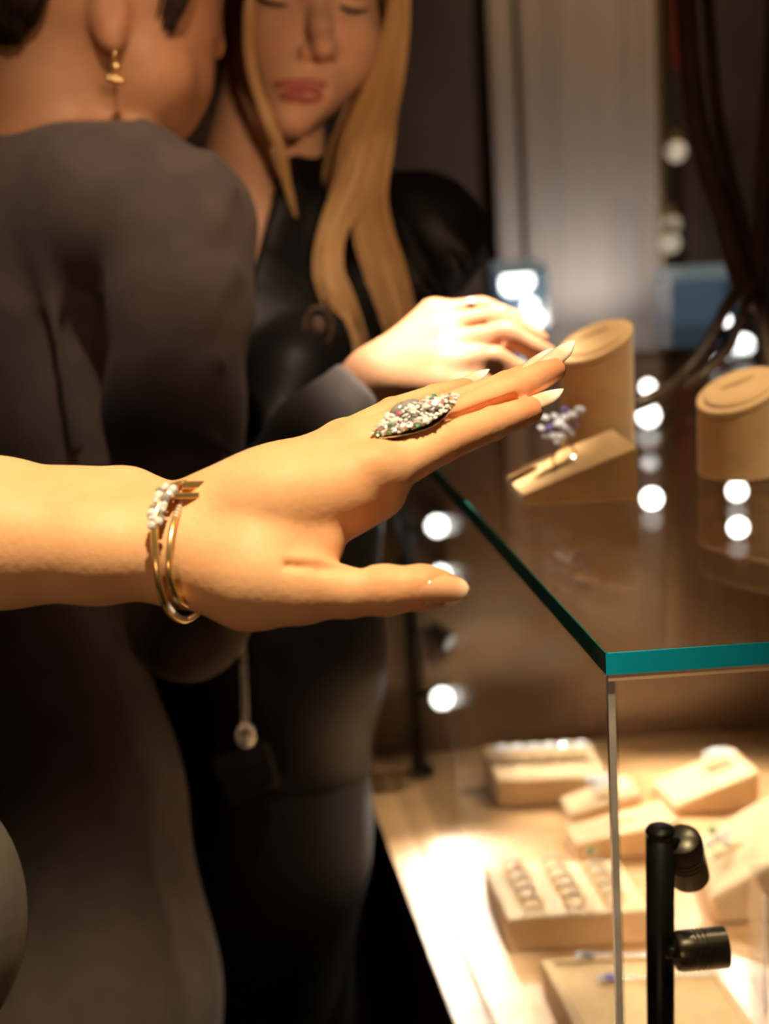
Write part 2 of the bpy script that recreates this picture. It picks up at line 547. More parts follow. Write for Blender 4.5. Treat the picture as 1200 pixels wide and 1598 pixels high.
def field_obj(name, fld, material, parent=None, smooth_it=3, red=None):
    P, Q = fld.mesh()
    V = cam2world(P)
    me = bpy.data.meshes.new(name)
    me.vertices.add(len(V)); me.vertices.foreach_set('co', V.astype(np.float32).ravel())
    me.loops.add(Q.size); me.loops.foreach_set('vertex_index', Q.astype(np.int32).ravel())
    me.polygons.add(len(Q)); me.polygons.foreach_set('loop_start', np.arange(0, Q.size, 4, dtype=np.int32))
    me.update(calc_edges=True); me.validate()
    if red:
        val = np.zeros(len(P))
        for c, r, s in red:
            val = np.maximum(val, s * np.exp(-((P - np.array(c)) ** 2).sum(1) / (r * r)))
        at_ = me.attributes.new('red', 'FLOAT', 'POINT')
        at_.data.foreach_set('value', val.astype(np.float32))
    o = link_mesh(name, me, material, parent, True)
    if smooth_it:
        s = o.modifiers.new('smooth', 'SMOOTH'); s.factor = 0.5; s.iterations = smooth_it
    return o
def w3(px, py, d):
    return at(px, py, d)
#@@STRUCTURE
# ------------------------------------------------------------------ room
def room_part(name, lo, hi, material):
    o = from_bm(name, box_bm(lo, hi), material)
    tag(o, kind='structure')
    return o
YB = 3.3
room_part('floor', (-2.6, -1.6, -0.1), (2.6, YB + 0.1, 0.0), M['floor'])
room_part('ceiling', (-2.6, -1.6, CEIL), (2.6, YB + 0.1, CEIL + 0.1), M['ceiling'])
room_part('wall_back', (-2.6, YB, 0), (2.6, YB + 0.1, CEIL), M['wall_dark'])
room_part('wall_left', (-2.6, -1.5, 0), (-2.5, YB, CEIL), M['wall_plain'])
room_part('wall_right', (2.5, -1.5, 0), (2.6, YB, CEIL), M['wall_plain'])
room_part('wall_front', (-2.5, -1.6, 0), (2.5, -1.5, CEIL), M['wall_plain'])

for (x, y, tg, watts, colr, cone_, bl, where) in DOWNLIGHTS:
    t = empty('ceiling_downlight', (x, y, CEIL))
    tag(t, 'small black ceiling spotlight ' + where, 'spotlight', 'ceiling spotlights')
    ax = (Vector(tg) - Vector((x, y, CEIL - 0.06))).normalized()
    from_bm('base', lathe_bm((x, y, CEIL), (0, 0, -1), [(0.035, 0), (0.035, 0.02), (0.012, 0.025), (0.012, 0.045)], 20), M['black_metal'], t, True)
    p0 = Vector((x, y, CEIL - 0.07)) - ax * 0.03
    from_bm('housing', lathe_bm(p0, ax, [(0.02, 0), (0.035, 0.01), (0.038, 0.09), (0.034, 0.09), (0.034, 0.075)], 20), M['black_metal'], t, True)
    lamp = spot('lamp_light', p0 + ax * 0.1, tg, watts, colr, cone_, bl, 0.03, t)

for wl, wt, wp, wc, wcone, wside in FILL_SPOTS:
    t = empty('fill_spotlight', (wl[0], -1.5, wl[2])); tag(t, 'added round fill spotlight behind the camera, on the ' + wside, 'spotlight', 'added fill spotlights')
    wax_ = (Vector(wt) - Vector(wl)).normalized()
    from_bm('bracket', lathe_bm((wl[0], -1.499, wl[2]), (0, 1, 0), [(0.05, 0), (0.05, 0.015), (0.015, 0.02), (0.015, 0.06)], 20), M['black_metal'], t, True)
    from_bm('housing', lathe_bm(Vector(wl) - wax_ * 0.06, wax_, [(0.06, 0), (0.11, 0.02), (0.12, 0.13), (0.115, 0.13), (0.11, 0.11)], 28), M['black_metal'], t, True)
    spot('lamp_light', Vector(wl) + wax_ * 0.08, wt, wp, wc, wcone, 0.8, 0.10, t)
# beige curtain panel on the back wall
def back_x(px, y=YB):
    r = ray(px, 300)
    return CAM.x + r.x / r.y * (y - CAM.y)
def wavy(name, x0, x1, z0, z1, y, amp, waves, material, label, cat):
    V, Fc = [], []
    n = waves * 8
    for i in range(n + 1):
        s = i / n
        yy = y - amp * (0.5 + 0.5 * math.sin(s * waves * 2 * math.pi)) - amp * 0.4 * math.sin(s * waves * 3.1)
        V += [(x0 + (x1 - x0) * s, yy, z0), (x0 + (x1 - x0) * s, yy, z1)]
        if i:
            a = 2 * i
            Fc.append((a - 2, a, a + 1, a - 1))
    o = mesh_obj(name, V, Fc, material)
    sd = o.modifiers.new('thick', 'SOLIDIFY'); sd.thickness = 0.004
    return tag(o, label, cat)
wavy('curtain', back_x(815), back_x(1024), 0.01, CEIL - 0.01, YB - 0.03, 0.003, 4, M['curtain'], 'wide beige curtain panel hanging on the back wall', 'curtain')
wavy('curtain', back_x(768), back_x(808), 0.01, CEIL - 0.01, YB - 0.03, 0.006, 1, M['curtain'], 'narrow beige curtain strip left of the wide panel', 'curtain')
# mirror with dark gold frame at right
mx0 = back_x(1024); mx1 = back_x(1320)
mr = empty('wall_mirror', ((mx0 + mx1) / 2, YB - 0.05, 0.05))
tag(mr, 'tall dark mirror in a dull gold frame at the right of the back wall', 'mirror')
from_bm('mirror_plate', box_bm((mx0 + 0.02, YB - 0.03, 0.05), (mx1 - 0.02, YB - 0.01, 2.5)), M['dark_niche'], mr)
for nm, lo, hi in (('frame_stile', (mx0, YB - 0.06, 0.02), (mx0 + 0.03, YB - 0.005, 2.53)), ('frame_stile', (mx1 - 0.03, YB - 0.06, 0.02), (mx1, YB - 0.005, 2.53)),
                   ('frame_rail', (mx0 + 0.03, YB - 0.06, 2.5), (mx1 - 0.03, YB - 0.005, 2.53)), ('frame_rail', (mx0 + 0.03, YB - 0.06, 0.02), (mx1 - 0.03, YB - 0.005, 0.05))):
    bevel(from_bm(nm, box_bm(lo, hi), M['dull_gold'], mr), 0.004)
rb = from_bm('red_banner', box_bm((back_x(1050, 3.0), 2.99, w3(1060, 112, 3.1).z), (back_x(1074, 3.0), 2.995, w3(1060, 112, 3.1).z + 0.22)), M['red_cloth'])
tube('hanging_cord', [Vector((back_x(1062, 3.0), 2.9925, w3(1060, 112, 3.1).z + 0.22)), Vector((back_x(1062, 3.0), 2.9925, CEIL))], 0.0015, M['black_metal'], rb, 6)
tag(rb, 'narrow dark red banner hanging in front of the mirror', 'banner')

def bulb(px, py, d, rpx, key, label, group, stem=0.35):
    p = w3(px, py, d)
    r = rpx * d / FPX
    t = empty('pendant_bulb', p)
    tag(t, label, 'lamp', group)
    from_bm('globe', lathe_bm(p + Vector((0, 0, -r)), (0, 0, 1), [(r * math.sin(math.pi * k / 10) + 1e-5, r - r * math.cos(math.pi * k / 10)) for k in range(11)], 18), M[key], t, True)
    from_bm('socket', lathe_bm(p + Vector((0, 0, r * 0.9)), (0, 0, 1), [(r * 0.5, 0), (r * 0.5, r * 0.8), (r * 0.15, r)], 12), M['dull_gold'], t, True)
    if stem:
        tube('cord', [p + Vector((0, 0, r * 1.7)), Vector((p.x, p.y, CEIL))], 0.0015, M['black_metal'], t, 6)
bulb(1055, 236, 3.0, 16, 'bulb_warm', 'topmost dim warm bulb in front of the mirror', 'warm bulbs by the mirror')
bulb(1049, 350, 3.14, 14, 'bulb_faint', 'middle dim warm bulb in front of the mirror', 'warm bulbs by the mirror')
bulb(1046, 379, 2.84, 16, 'bulb_warm', 'lowest dim warm bulb in front of the mirror', 'warm bulbs by the mirror')

# far lit showcase left of curtain and screen right of it, on a low back counter
yc = 2.75
cz = w3(820, 540, 2.75).z
bc = empty('back_counter', (0.6, yc, 0))
tag(bc, 'low dark counter along the back wall behind the glass case', 'counter')
from_bm('body', box_bm((0.10, yc - 0.15, 0.0), (1.6, yc + 0.20, cz - 0.03)), M['walnut'], bc)
bevel(from_bm('worktop', box_bm((0.08, yc - 0.17, cz - 0.03), (1.62, yc + 0.21, cz)), M['brown_panel'], bc), 0.004)
def lit_box(px0, px1, py0, label, lamps):
    x0 = back_x(px0, yc); x1 = back_x(px1, yc)
    zt = w3((px0 + px1) / 2, py0, yc / ray((px0 + px1) / 2, py0).y).z
    t = empty('glass_showcase', ((x0 + x1) / 2, yc, cz)); tag(t, label, 'showcase')
    from_bm('back_board', box_bm((x0, yc + 0.10, cz), (x1, yc + 0.11, zt)), M['blue_screen'], t)
    from_bm('front_pane', box_bm((x0, yc - 0.05, cz), (x1, yc - 0.046, zt)), M['glass'], t)
    from_bm('side_pane', box_bm((x0, yc - 0.046, cz), (x0 + 0.004, yc + 0.10, zt)), M['glass'], t)
    from_bm('side_pane', box_bm((x1 - 0.004, yc - 0.046, cz), (x1, yc + 0.10, zt)), M['glass'], t)
    from_bm('top_pane', box_bm((x0, yc - 0.05, zt), (x1, yc + 0.11, zt + 0.01)), M['pale_bar'], t)
    for (px, py, r) in lamps:
        p = w3(px, py, (yc + 0.03) / ray(px, py).y); rr = r * yc / FPX
        from_bm('lamp', lathe_bm(p + Vector((0, rr * 1.4, 0)), (0, -1, 0.1), [(rr * 0.6, 0), (rr, rr * 0.5), (rr, rr * 1.3), (rr * 0.85, rr * 1.4)], 16), M['bulb_white'], t, True)
lit_box(768, 846, 424, 'small lit glass showcase with white lamps left of the curtain foot', [(800, 446, 19), (817, 441, 17), (831, 500, 17), (828, 478, 12)])
lit_box(1036, 1150, 432, 'blue-lit glass showcase on the back counter at right', [(1178, 545, 20)] and [])
for (px, py, r, lb) in [(1128, 572, 21, 'leftmost of the white lamps glowing behind the slanted right display'), (1160, 540, 21, 'middle of the white lamps glowing behind the slanted right display'), (1172, 580, 22, 'lowest of the white lamps glowing behind the slanted right display'), (1132, 500, 11, 'smallest white lamp glowing behind the bronze stand')]:
    d = 2.50 - 0.13 * [1128, 1160, 1172, 1132].index(px)
    p = w3(px, py, d); rr = r * d / FPX
    t = empty('counter_lamp', (p.x, p.y + 0.05, 0)); tag(t, lb, 'lamp', 'white lamps behind the right display')
    from_bm('head', lathe_bm(p + Vector((0, rr * 1.6, 0)), (0, -1, 0.05), [(rr * 0.7, 0), (rr * 1.05, rr * 0.4), (rr * 1.05, rr * 1.5), (rr * 0.98, rr * 1.5)], 18), M['black_metal'], t, True)
    from_bm('lens', lathe_bm(p + Vector((0, rr * 0.2, 0)), (0, -1, 0.05), [(rr * 0.96, 0), (rr * 0.96, rr * 0.08), (rr * 0.5, rr * 0.16)], 18), M['bulb_white'], t, True)
    tube('post', [p + Vector((0, rr, -rr)), Vector((p.x, p.y + rr, 0))], 0.006, M['black_metal'], t, 8)

ux = back_x(930, 3.06)  # hidden uplight added to brighten the lower curtain
t = empty('added_uplight', (ux, 3.06, cz - 0.06)); tag(t, 'small added uplight hidden at the foot of the wide curtain', 'lamp')
from_bm('housing', lathe_bm((ux, 3.06, cz - 0.06), (0, 0, 1), [(0.03, 0), (0.035, 0.03), (0.032, 0.03), (0.030, 0.02)], 20), M['black_metal'], t, True)
from_bm('bracket', box_bm((ux - 0.012, 3.06, cz - 0.055), (ux + 0.012, YB, cz - 0.045)), M['black_metal'], t)
spot('lamp_light', (ux, 3.06, cz - 0.025), (ux, YB, cz + 0.16), 2.4, (0.92, 0.95, 1.0), 165, 0.9, 0.02, t)

# ------------------------------------------------------------------ the glass display case
GT = 0.0115
cor = at(945, 1020, 0.70)
dep = R3 @ Vector((-400, -589, 2219.4)); dep.z = 0; dep.normalize()
LFAR = 0.88
XR = 1.25
c_fl = Vector((cor.x, cor.y, ZG)); c_fr = Vector((XR, cor.y - 0.004, ZG))
c_bl = c_fl + dep * LFAR; c_br = Vector((XR, c_bl.y, ZG))
case = empty('display_case', (0.5, 1.1, 0)); tag(case, 'glass-topped jewellery display case with lit wooden deck inside', 'display case')
def slab(name, quad, dz0, dz1, material, parent):
    b = [Vector((p.x, p.y, p.z + dz0)) for p in quad]; t_ = [Vector((p.x, p.y, p.z + dz1)) for p in quad]
    return from_bm(name, hexa_bm(b, t_), material, parent)
ins = 0.0008
q = [c_fl + Vector((ins, ins, 0)), c_fr + Vector((0, ins, 0)), c_br, c_bl + Vector((ins, 0, 0))]
slab('top_pane', q, -GT, 0, M['glass'], case)
slab('front_edge', [c_fl, c_fr, c_fr + Vector((0, ins, 0)), c_fl + Vector((0, ins, 0))], -GT, 0, M['glass_edge'], case)
slab('side_edge', [c_fl, c_fl + Vector((ins, 0, 0)), c_bl + Vector((ins, 0, 0)), c_bl], -GT, 0, M['glass_edge_side'], case)
slab('seal_strip', [c_fl + Vector((0.001, 0.0004, -GT)), c_fr + Vector((0, 0.0004, -GT)), c_fr + Vector((0, 0.0075, -GT)), c_fl + Vector((0.001, 0.0075, -GT))], -0.0035, -0.0001, M['trim_beige'], case)
PT = 0.006
zp = ZG - GT - 0.0036
def wallpane(name, a, b, nrm, z0, z1, material, th=PT):
    qd = [Vector((a.x, a.y, z0)), Vector((b.x, b.y, z0)), Vector((b.x, b.y, z0)) + nrm * th, Vector((a.x, a.y, z0)) + nrm * th]
    return slab(name, qd, 0, z1 - z0, material, case)
wallpane('front_pane', c_fl + Vector((0.0045, 0.002, 0)), c_fr + Vector((0, 0.002, 0)), Vector((0, 1, 0)), ZD, zp, M['glass'])
wallpane('side_pane', c_fl + dep * 0.008 + Vector((0.002, 0, 0)), c_bl + Vector((0.002, 0, 0)), Vector((1, 0, 0)), ZD, ZG - GT, M['glass'])
wallpane('corner_edge', c_fl + Vector((0.001, 0.002, 0)), c_fl + Vector((0.0045, 0.002, 0)), Vector((0, 1, 0)), ZD, zp, M['pane_edge'])
# deck and cabinet follow the wider left edge of the base
d_far = onz(558, 1193, ZD); d_near = onz(709, 1595, ZD)
dd = (d_near - d_far).normalized()
d_n = d_far + dd * ((cor.y - 0.03 - d_far.y) / dd.y)
d_b = d_far - dd * 0.03
deckq = [d_n, Vector((XR + 0.02, d_n.y, ZD)), Vector((XR + 0.02, d_b.y, ZD)), d_b]
slab('deck', deckq, -0.004, 0, M['oak'], case)
slab('cabinet_body', [p - Vector((0, 0, 0.004)) for p in deckq], -(ZD - 0.004) + 0.0, 0, M['walnut'], case)
slab('back_panel', [Vector((d_b.x + 0.004, d_b.y - 0.01, ZD)), Vector((XR, d_b.y - 0.01, ZD)), Vector((XR, d_b.y, ZD)), Vector((d_b.x + 0.004, d_b.y, ZD))], 0, ZG - GT - ZD - 0.002, M['brown_panel'], case)

# ------------------------------------------------------------------ lamp poles
def lamp_head(parent, p, axis, r, length, lens_key='lamp_lens', light=None, pole_pt=None, aim=None):
    ax = Vector(axis).normalized()
    p = Vector(p)
    g = length
    prof = [(r * 0.55, 0), (r * 0.92, g * 0.06), (r, g * 0.14), (r, g * 0.36)]
    for k in range(3):
        h0 = g * (0.38 + 0.09 * k)
        prof += [(r * 0.9, h0), (r * 0.9, h0 + g * 0.03), (r, h0 + g * 0.035), (r, h0 + g * 0.08)]
    prof += [(r, g), (r * 0.93, g), (r * 0.93, g * 0.97)]
    hd = from_bm('lamp_head', lathe_bm(p, ax, prof, 28), M['gunmetal'] if lens_key != 'none' else M['black_metal'], parent, True)
    es = hd.modifiers.new('edges', 'EDGE_SPLIT'); es.split_angle = math.radians(40)
    from_bm('lens', lathe_bm(p + ax * g * 0.9, ax, [(r * 0.92, 0), (r * 0.92, g * 0.08), (r * 0.5, g * 0.11)], 24), M[lens_key], hd, True)
    if pole_pt is not None:
        tube('hinge', [Vector(pole_pt), p + ax * g * 0.15], r * 0.32, M['black_metal'], hd, 10)
    if light:
        spot('lamp_light', p + ax * (g * 1.08), (p + ax * 2) if aim is None else aim, light[0], light[1], light[2], 0.6, 0.008, parent)
    return hd
def pole(base, top_z, r, label, lean=(0, 0)):
    t = empty('lamp_pole', base); tag(t, label, 'lamp', 'spotlight poles in the case')
    top = Vector((base[0] + lean[0], base[1] + lean[1], top_z))
    h = (top - Vector(base)).length
    ax = top - Vector(base)
    from_bm('foot', lathe_bm(base, (0, 0, 1), [(r * 2.2, 0), (r * 2.2, 0.004), (r * 1.2, 0.007)], 24), M['black_metal'], t, True)
    from_bm('pole', lathe_bm(Vector(base) + Vector((0, 0, 0.006)), ax, [(r, 0), (r, h - 0.010)], 24), M['black_metal'], t, True)
    from_bm('cap', lathe_bm(Vector(base) + ax.normalized() * (h - 0.004), ax, [(r * 1.02, 0), (r * 1.02, 0.003), (r * 0.9, 0.0045)], 24), M['black_metal'], t, True)
    return t, top
LAMPC = (1.0, 0.88, 0.72)
dP = 0.785
ptop = at(1030, 1293, dP)
pb = Vector((ptop.x - 0.004, ptop.y, ZD))
t, _ = pole(pb, ptop.z, 0.0079, 'black lamp pole with two spotlight heads behind the front pane', (0.004, 0))
a1 = at(1062, 1305, dP + 0.006); e1 = at(1082, 1392, dP + 0.035)
lamp_head(t, a1, e1 - a1, 0.0112, 0.036, 'lamp_lens', (4, LAMPC, 90), at(1040, 1318, dP))
a2 = at(1050, 1485, dP + 0.002); e2 = at(1130, 1478, dP + 0.004)
lamp_head(t, a2, e2 - a2, 0.0113, 0.0295, 'lamp_lens', (1.5, LAMPC, 90), at(1040, 1486, dP))
# pole at the back left of the deck
pA = onz(656, 1206, ZD)
dA = depth_of(pA)
topA = at(636, 770, dA)
t, _ = pole(pA, topA.z, 0.0075, 'black lamp pole with four spotlight heads at the back left corner', (0, 0))
def head_at(t, pole_base, px, py, d, r, axis_to_cam=True, axis=None, light=None, key='lamp_lens', aim=None):
    face = at(px, py, d)
    ax = (CAM - Vector((0, 0, 0.30)) - face).normalized() if axis is None else Vector(axis).normalized()
    ln = 0.030
    lamp_head(t, face - ax * ln, ax, r, ln, key, light, Vector((pole_base.x, pole_base.y, (face - ax * ln).z)), aim)
dF = dA - 0.06
head_at(t, pA, 682, 821, dF, 0.0135, light=(24, (1, .95, .88), 46), aim=onz(725, 1420, ZD))
head_at(t, pA, 688, 897, dF, 0.0120)
head_at(t, pA, 703, 1003, dF, 0.0105, axis=(0.70, -0.62, -0.38), light=(6, LAMPC, 90), key='lamp_dim')
head_at(t, pA, 690, 1090, dF, 0.0135, light=(12, (1, .95, .88), 60), aim=onz(760, 1500, ZD))
# lamp rails fixed to the back panel, seen through the glass top
for pxb, heads, lb in ((1003, [(1011, 604, .0095), (1012, 648, .0135), (1014, 722, .0105), (1017, 778, .0125)], 'black lamp rail with four glowing heads on the back panel of the case'),
                       (1143, [(1150, 766, .0115), (1152, 823, .0115)], 'black lamp rail with two glowing heads on the back panel, at right')):
    yb_ = d_b.y - 0.011
    hp = [at(hx, hy, (yb_ - 0.05) / ray(hx, hy).y) for hx, hy, _ in heads]
    xr = sum(p.x for p in hp) / len(hp) - 0.006
    t = empty('lamp_rail', (xr, yb_, hp[-1].z)); tag(t, lb, 'lamp', 'lamp rails on the back panel')
    z0_ = min(p.z for p in hp) - 0.012; z1_ = min(max(p.z for p in hp) + 0.012, ZG - GT - 0.004)
    bevel(from_bm('rail', box_bm((xr - 0.005, yb_ - 0.008, z0_), (xr + 0.005, yb_ - 0.0005, z1_)), M['gunmetal'], t), 0.001)
    for k, (hx, hy, hr) in enumerate(heads):
        ax = (CAM - hp[k]).normalized()
        lamp_head(t, hp[k] - ax * 0.03, ax, hr, 0.03, 'lamp_dim' if hy == 722 else 'lamp_lens', (12, LAMPC, 75) if k == 0 else None, Vector((xr, yb_ - 0.004, hp[k].z)), onz(900 if pxb < 1100 else 1110, 1330, ZD))
#@@PROPS
# ------------------------------------------------------------------ stands and trays
def prism(name, FL, FR, BL, z, hs, material, label, cat, group=None, bev=0.003, slots=0, pad=None):
    a, b, c_ = onz(*FL, z), onz(*FR, z), onz(*BL, z)
    d_ = b + (c_ - a)
    zz = lambda p, h: Vector((p.x, p.y, z + h))
    g = 0.0006
    base = [zz(a, g), zz(b, g), zz(d_, g), zz(c_, g)]
    top = [zz(a, hs[0]), zz(b, hs[1]), zz(d_, hs[3]), zz(c_, hs[2])]
    t = empty(name, (a + b + c_ + d_) / 4); tag(t, label, cat, group)
    bd = bevel(from_bm('body', hexa_bm(base, top), material, t), bev, 3)
    def surf(u, v, lift=0.0):
        p = (top[0] * (1 - u) + top[1] * u) * (1 - v) + (top[3] * (1 - u) + top[2] * u) * v
        n = (top[1] - top[0]).cross(top[3] - top[0]).normalized()
        return p + n * lift
    nrm = (top[1] - top[0]).cross(top[3] - top[0]).normalized()
    return t, surf, nrm
def slot(t, surf, u0, u1, v, wv=0.03, name='slot'):
    """narrow flat suede lozenge, its dark tone painting the shade inside a ring slot"""
    n = 12
    V, Fc = [], []
    for i in range(n + 1):
        s = i / n
        hw = wv * math.sqrt(max(0.02, 1 - (2 * s - 1) ** 2))
        V += [surf(u0 + (u1 - u0) * s, v - hw, 0.0004), surf(u0 + (u1 - u0) * s, v + hw, 0.0004)]
        if i: Fc.append((2 * i - 2, 2 * i, 2 * i + 1, 2 * i - 1))
    return mesh_obj(name, V, Fc, M['slot_shade'], t, False)
def ring(pos, normal, along, r, stones, label, group=None, metal='gold', name='finger_ring', tube_r=0.0009, sink=0.55):
    """a band standing in its slot with stones (du, dv, radius, kind) on top"""
    n = Vector(normal).normalized(); a = Vector(along).normalized(); a = (a - n * a.dot(n)).normalized(); b = n.cross(a)
    t = empty(name, Vector(pos)); tag(t, label, 'ring', group)
    c = Vector(pos) + n * r * (1 - sink)
    path = [c + (a * math.cos(2 * math.pi * k / 24) + n * math.sin(2 * math.pi * k / 24)) * r for k in range(24)]
    tube('band', path, tube_r, M[metal], t, 6, True)
    for (du, dv, lift, rr, kind) in stones:
        nm = 'stone' if kind != 'crystal' else 'crystal'
        gem(c + n * (r + lift) + a * du + b * dv, rr, n + a * du * 30 + b * dv * 30, t, kind, nm)
    return t
def across(t_surf):
    return (t_surf(1, .5) - t_surf(0, .5)).normalized(), (t_surf(.5, 1) - t_surf(.5, 0)).normalized()

# on the glass
t, S, n = prism('ring_wedge', (816, 791), (996, 781), (788, 757), ZG, (0.0085, 0.037, 0.0085, 0.037), M['suede'], 'tan suede wedge holding the flower ring on the glass top', 'ring stand', None, 0.0012)
slot(t, S, 0.16, 0.50, 0.42, 0.10)
ax_, ay_ = across(S)
flw = []
fr = random.Random(3)
tr_ = empty('flower_ring', S(0.45, 0.45)); tag(tr_, 'flower-shaped crystal ring with violet stones in the suede wedge on the glass', 'ring')
c0 = S(0.47, 0.45)
pcen = at(876, 664, depth_of(c0) - 0.004)
band_c = c0 + n * 0.004
tube('band', [band_c + (ax_ * math.cos(2 * math.pi * k / 28) + (pcen - band_c).normalized() * math.sin(2 * math.pi * k / 28)) * 0.0082 for k in range(28)], 0.0009, M['gold'], tr_, 8, True)
tube('stem', [band_c + (pcen - band_c).normalized() * 0.008, pcen], 0.001, M['silver'], tr_, 8)
for (px, py, r, kd) in [(905, 640, 6.5, 'crystal'), (893, 648, 6, 'crystal'), (882, 640, 5, 'violet_stone'), (866, 650, 5, 'crystal'), (873, 661, 7, 'crystal'), (851, 652, 5, 'crystal'), (858, 668, 5, 'violet_stone'), (845, 668, 4.5, 'crystal'), (862, 680, 5.5, 'crystal'), (876, 682, 6.5, 'crystal'), (886, 668, 5.5, 'crystal'), (897, 664, 4.5, 'violet_stone'), (880, 652, 5, 'crystal'), (868, 690, 4, 'crystal'), (852, 682, 4, 'crystal'), (902, 652, 4, 'crystal'), (893, 676, 4, 'crystal')]:
    dd_ = depth_of(pcen) + fr.uniform(-0.006, 0.006)
    gem(at(px, py, dd_), 1.45 * r * dd_ / FPX, Vector((fr.uniform(-.5, .5), -0.6 + fr.uniform(-.3, .3), 1.0)), tr_, kd, 'stone' if kd != 'crystal' else 'crystal')
for u_ in (0.54, 0.50):
    gem(S(u_, 0.5, 0.001), 0.0022, n, tr_)

def cyl_stand(px_c, py_base, r, hl, hr, label, back=0.6, seg=48):
    c = onz(px_c, py_base, ZG)
    t = empty('cylinder_stand', c); tag(t, label, 'ring stand', 'slanted suede cylinders on the glass')
    def topz(x, y):
        return (hl + hr) / 2 + (hr - hl) / 2 * (x * 0.92 + y * back) / r
    def wall(r0, z0f, z1f, r1=None):
        bm = bmesh.new(); r1 = r1 or r0
        lo, hi = [], []
        for k in range(seg):
            an = 2 * math.pi * k / seg
            x, y = math.cos(an), math.sin(an)
            lo.append(bm.verts.new(c + Vector((x * r0, y * r0, z0f(x * r0, y * r0)))))
            hi.append(bm.verts.new(c + Vector((x * r1, y * r1, z1f(x * r1, y * r1)))))
        for k in range(seg):
            bm.faces.new((lo[k], lo[(k + 1) % seg], hi[(k + 1) % seg], hi[k]))
        bm.faces.new(lo[::-1]); bm.faces.new(hi)
        return bm
    bevel(from_bm('body', wall(r, lambda x, y: 0.0006, lambda x, y: topz(x, y) - 0.005), M['suede'], t, False), 0.0008)
    bevel(from_bm('rim', wall(r * 1.015, lambda x, y: topz(x, y) - 0.0048, lambda x, y: topz(x, y)), M['suede'], t), 0.0014, 3)
    bevel(from_bm('pad', wall(r * 0.86, lambda x, y: topz(x, y) + 0.0001, lambda x, y: topz(x, y) + 0.0025, r * 0.8), M['suede'], t), 0.001, 3)
    # ring slot on the pad, a flat dark strip painting its shade
    V, Fc = [], []
    for i in range(13):
        s = i / 12 * 2 - 1
        hw = 0.0022 * math.sqrt(max(0.03, 1 - s * s))
        x0 = s * r * 0.42
        for q_ in (-hw, hw):
            V.append(c + Vector((x0, q_ + r * 0.15, topz(x0, q_ + r * 0.15) + 0.003)))
        if i: Fc.append((2 * i - 2, 2 * i, 2 * i + 1, 2 * i - 1))
    mesh_obj('slot', V, Fc, M['slot_shade'], t, False)
    return t
cyl_stand(934, 722, 0.0275, 0.083, 0.104, 'tall tan suede cylinder with slanted top behind the ring wedge')
cyl_stand(1153, 737, 0.0290, 0.050, 0.071, 'short tan suede cylinder with slanted top at the right frame edge')

# on the deck, inside the case
t, S, n = prism('ring_tray', (796, 1487), (1018, 1474), (757, 1402), ZD, (0.033,) * 4, M['cream'], 'square cream tray of gold rings in three rows in the middle of the deck', 'ring tray')
u_, v_ = across(S)
rows = [('left', 0.20), ('middle', 0.50), ('right', 0.78)]
places = ['at the front', 'second from front', 'third from front', 'fourth from front', 'at the back']
kinds = {('left', 3): 'pink_stone', ('right', 4): 'green_stone', ('middle', 1): 'crystal'}
for rn, uu in rows:
    V, Fc = [], []
    for k, v in enumerate((0.16, 0.34, 0.52, 0.70, 0.88)):
        slot(t, S, uu - 0.06, uu + 0.06, v, 0.018)
        kd = kinds.get((rn, k), 'crystal')
        p = S(uu, v)
        stones = [(0, 0, 0.0012, 0.0034 if kd != 'crystal' else 0.0026, kd), (0.004, 0, -0.0002, 0.0020, 'crystal'), (-0.004, 0, -0.0002, 0.0020, 'crystal')]
        if (rn, k) == ('right', 4): stones[0] = (0, 0, 0.004, 0.0042, kd)
        ring(p, n, u_, 0.0085, stones, 'gold ring with %s, %s row of the middle tray, %s' % ({'pink_stone': 'pink stone', 'green_stone': 'green stone'}.get(kd, 'clear stone'), rn, places[k]), 'gold rings in the middle tray', 'gold', tube_r=0.0013)
t, S, n = prism('bracelet_tray', (950, 1760), (1242, 1744), (846, 1546), ZD, (0.030,) * 4, M['suede'], 'flat tan suede tray with two fine bracelets at the bottom right', 'jewellery tray')
# raised piping round the tray
tube('piping', [S(0.05, 0.03, 0.0006), S(0.95, 0.03, 0.0006), S(0.95, 0.95, 0.0006), S(0.05, 0.95, 0.0006)], 0.0016, M['suede'], t, 8, True)
for k, (pA_, pB_) in enumerate((((905, 1496), (1098, 1487)), ((940, 1531), (1125, 1522)))):
    zt_ = ZD + 0.030
    a = onz(*pA_, zt_); b = onz(*pB_, zt_)
    t2 = empty('crystal_bracelet', a); tag(t2, ['fine crystal chain bracelet lying at the back of the flat tray', 'fine crystal chain bracelet with violet stone at the front of the flat tray'][k], 'bracelet')
    ln = (b - a).length; dirv = (b - a).normalized()
    tube('chain', [a + dirv * (ln * q_ / 10) + Vector((0, 0.0012 * math.sin(q_ * 2.1), 0.0013)) for q_ in range(11)], 0.0007, M['silver'], t2, 6)
    for j in range(int(ln / 0.0042)):
        gem(a + dirv * (0.010 + j * 0.0042) + Vector((0, 0.0012 * math.sin(j * 0.7), 0.0022)), 0.0017, (0, 0, 1), t2)
    gem(a + Vector((0.0065, 0, 0.003)), 0.0042, (0, -0.4, 1), t2, 'violet_stone' if k else 'grey_stone', 'stone', (1.5, 1, 1), 0.0)
    gem(a + Vector((-0.001, 0, 0.003)), 0.0036, (0, -0.4, 1), t2)
t, S, n = prism('ring_tray', (778, 1261), (952, 1253), (754, 1224), ZD, (0.031, 0.031, 0.046, 0.046), M['cream'], 'cream sloped tray with a row of clear crystal rings at the back', 'ring tray')
u_, v_ = across(S)
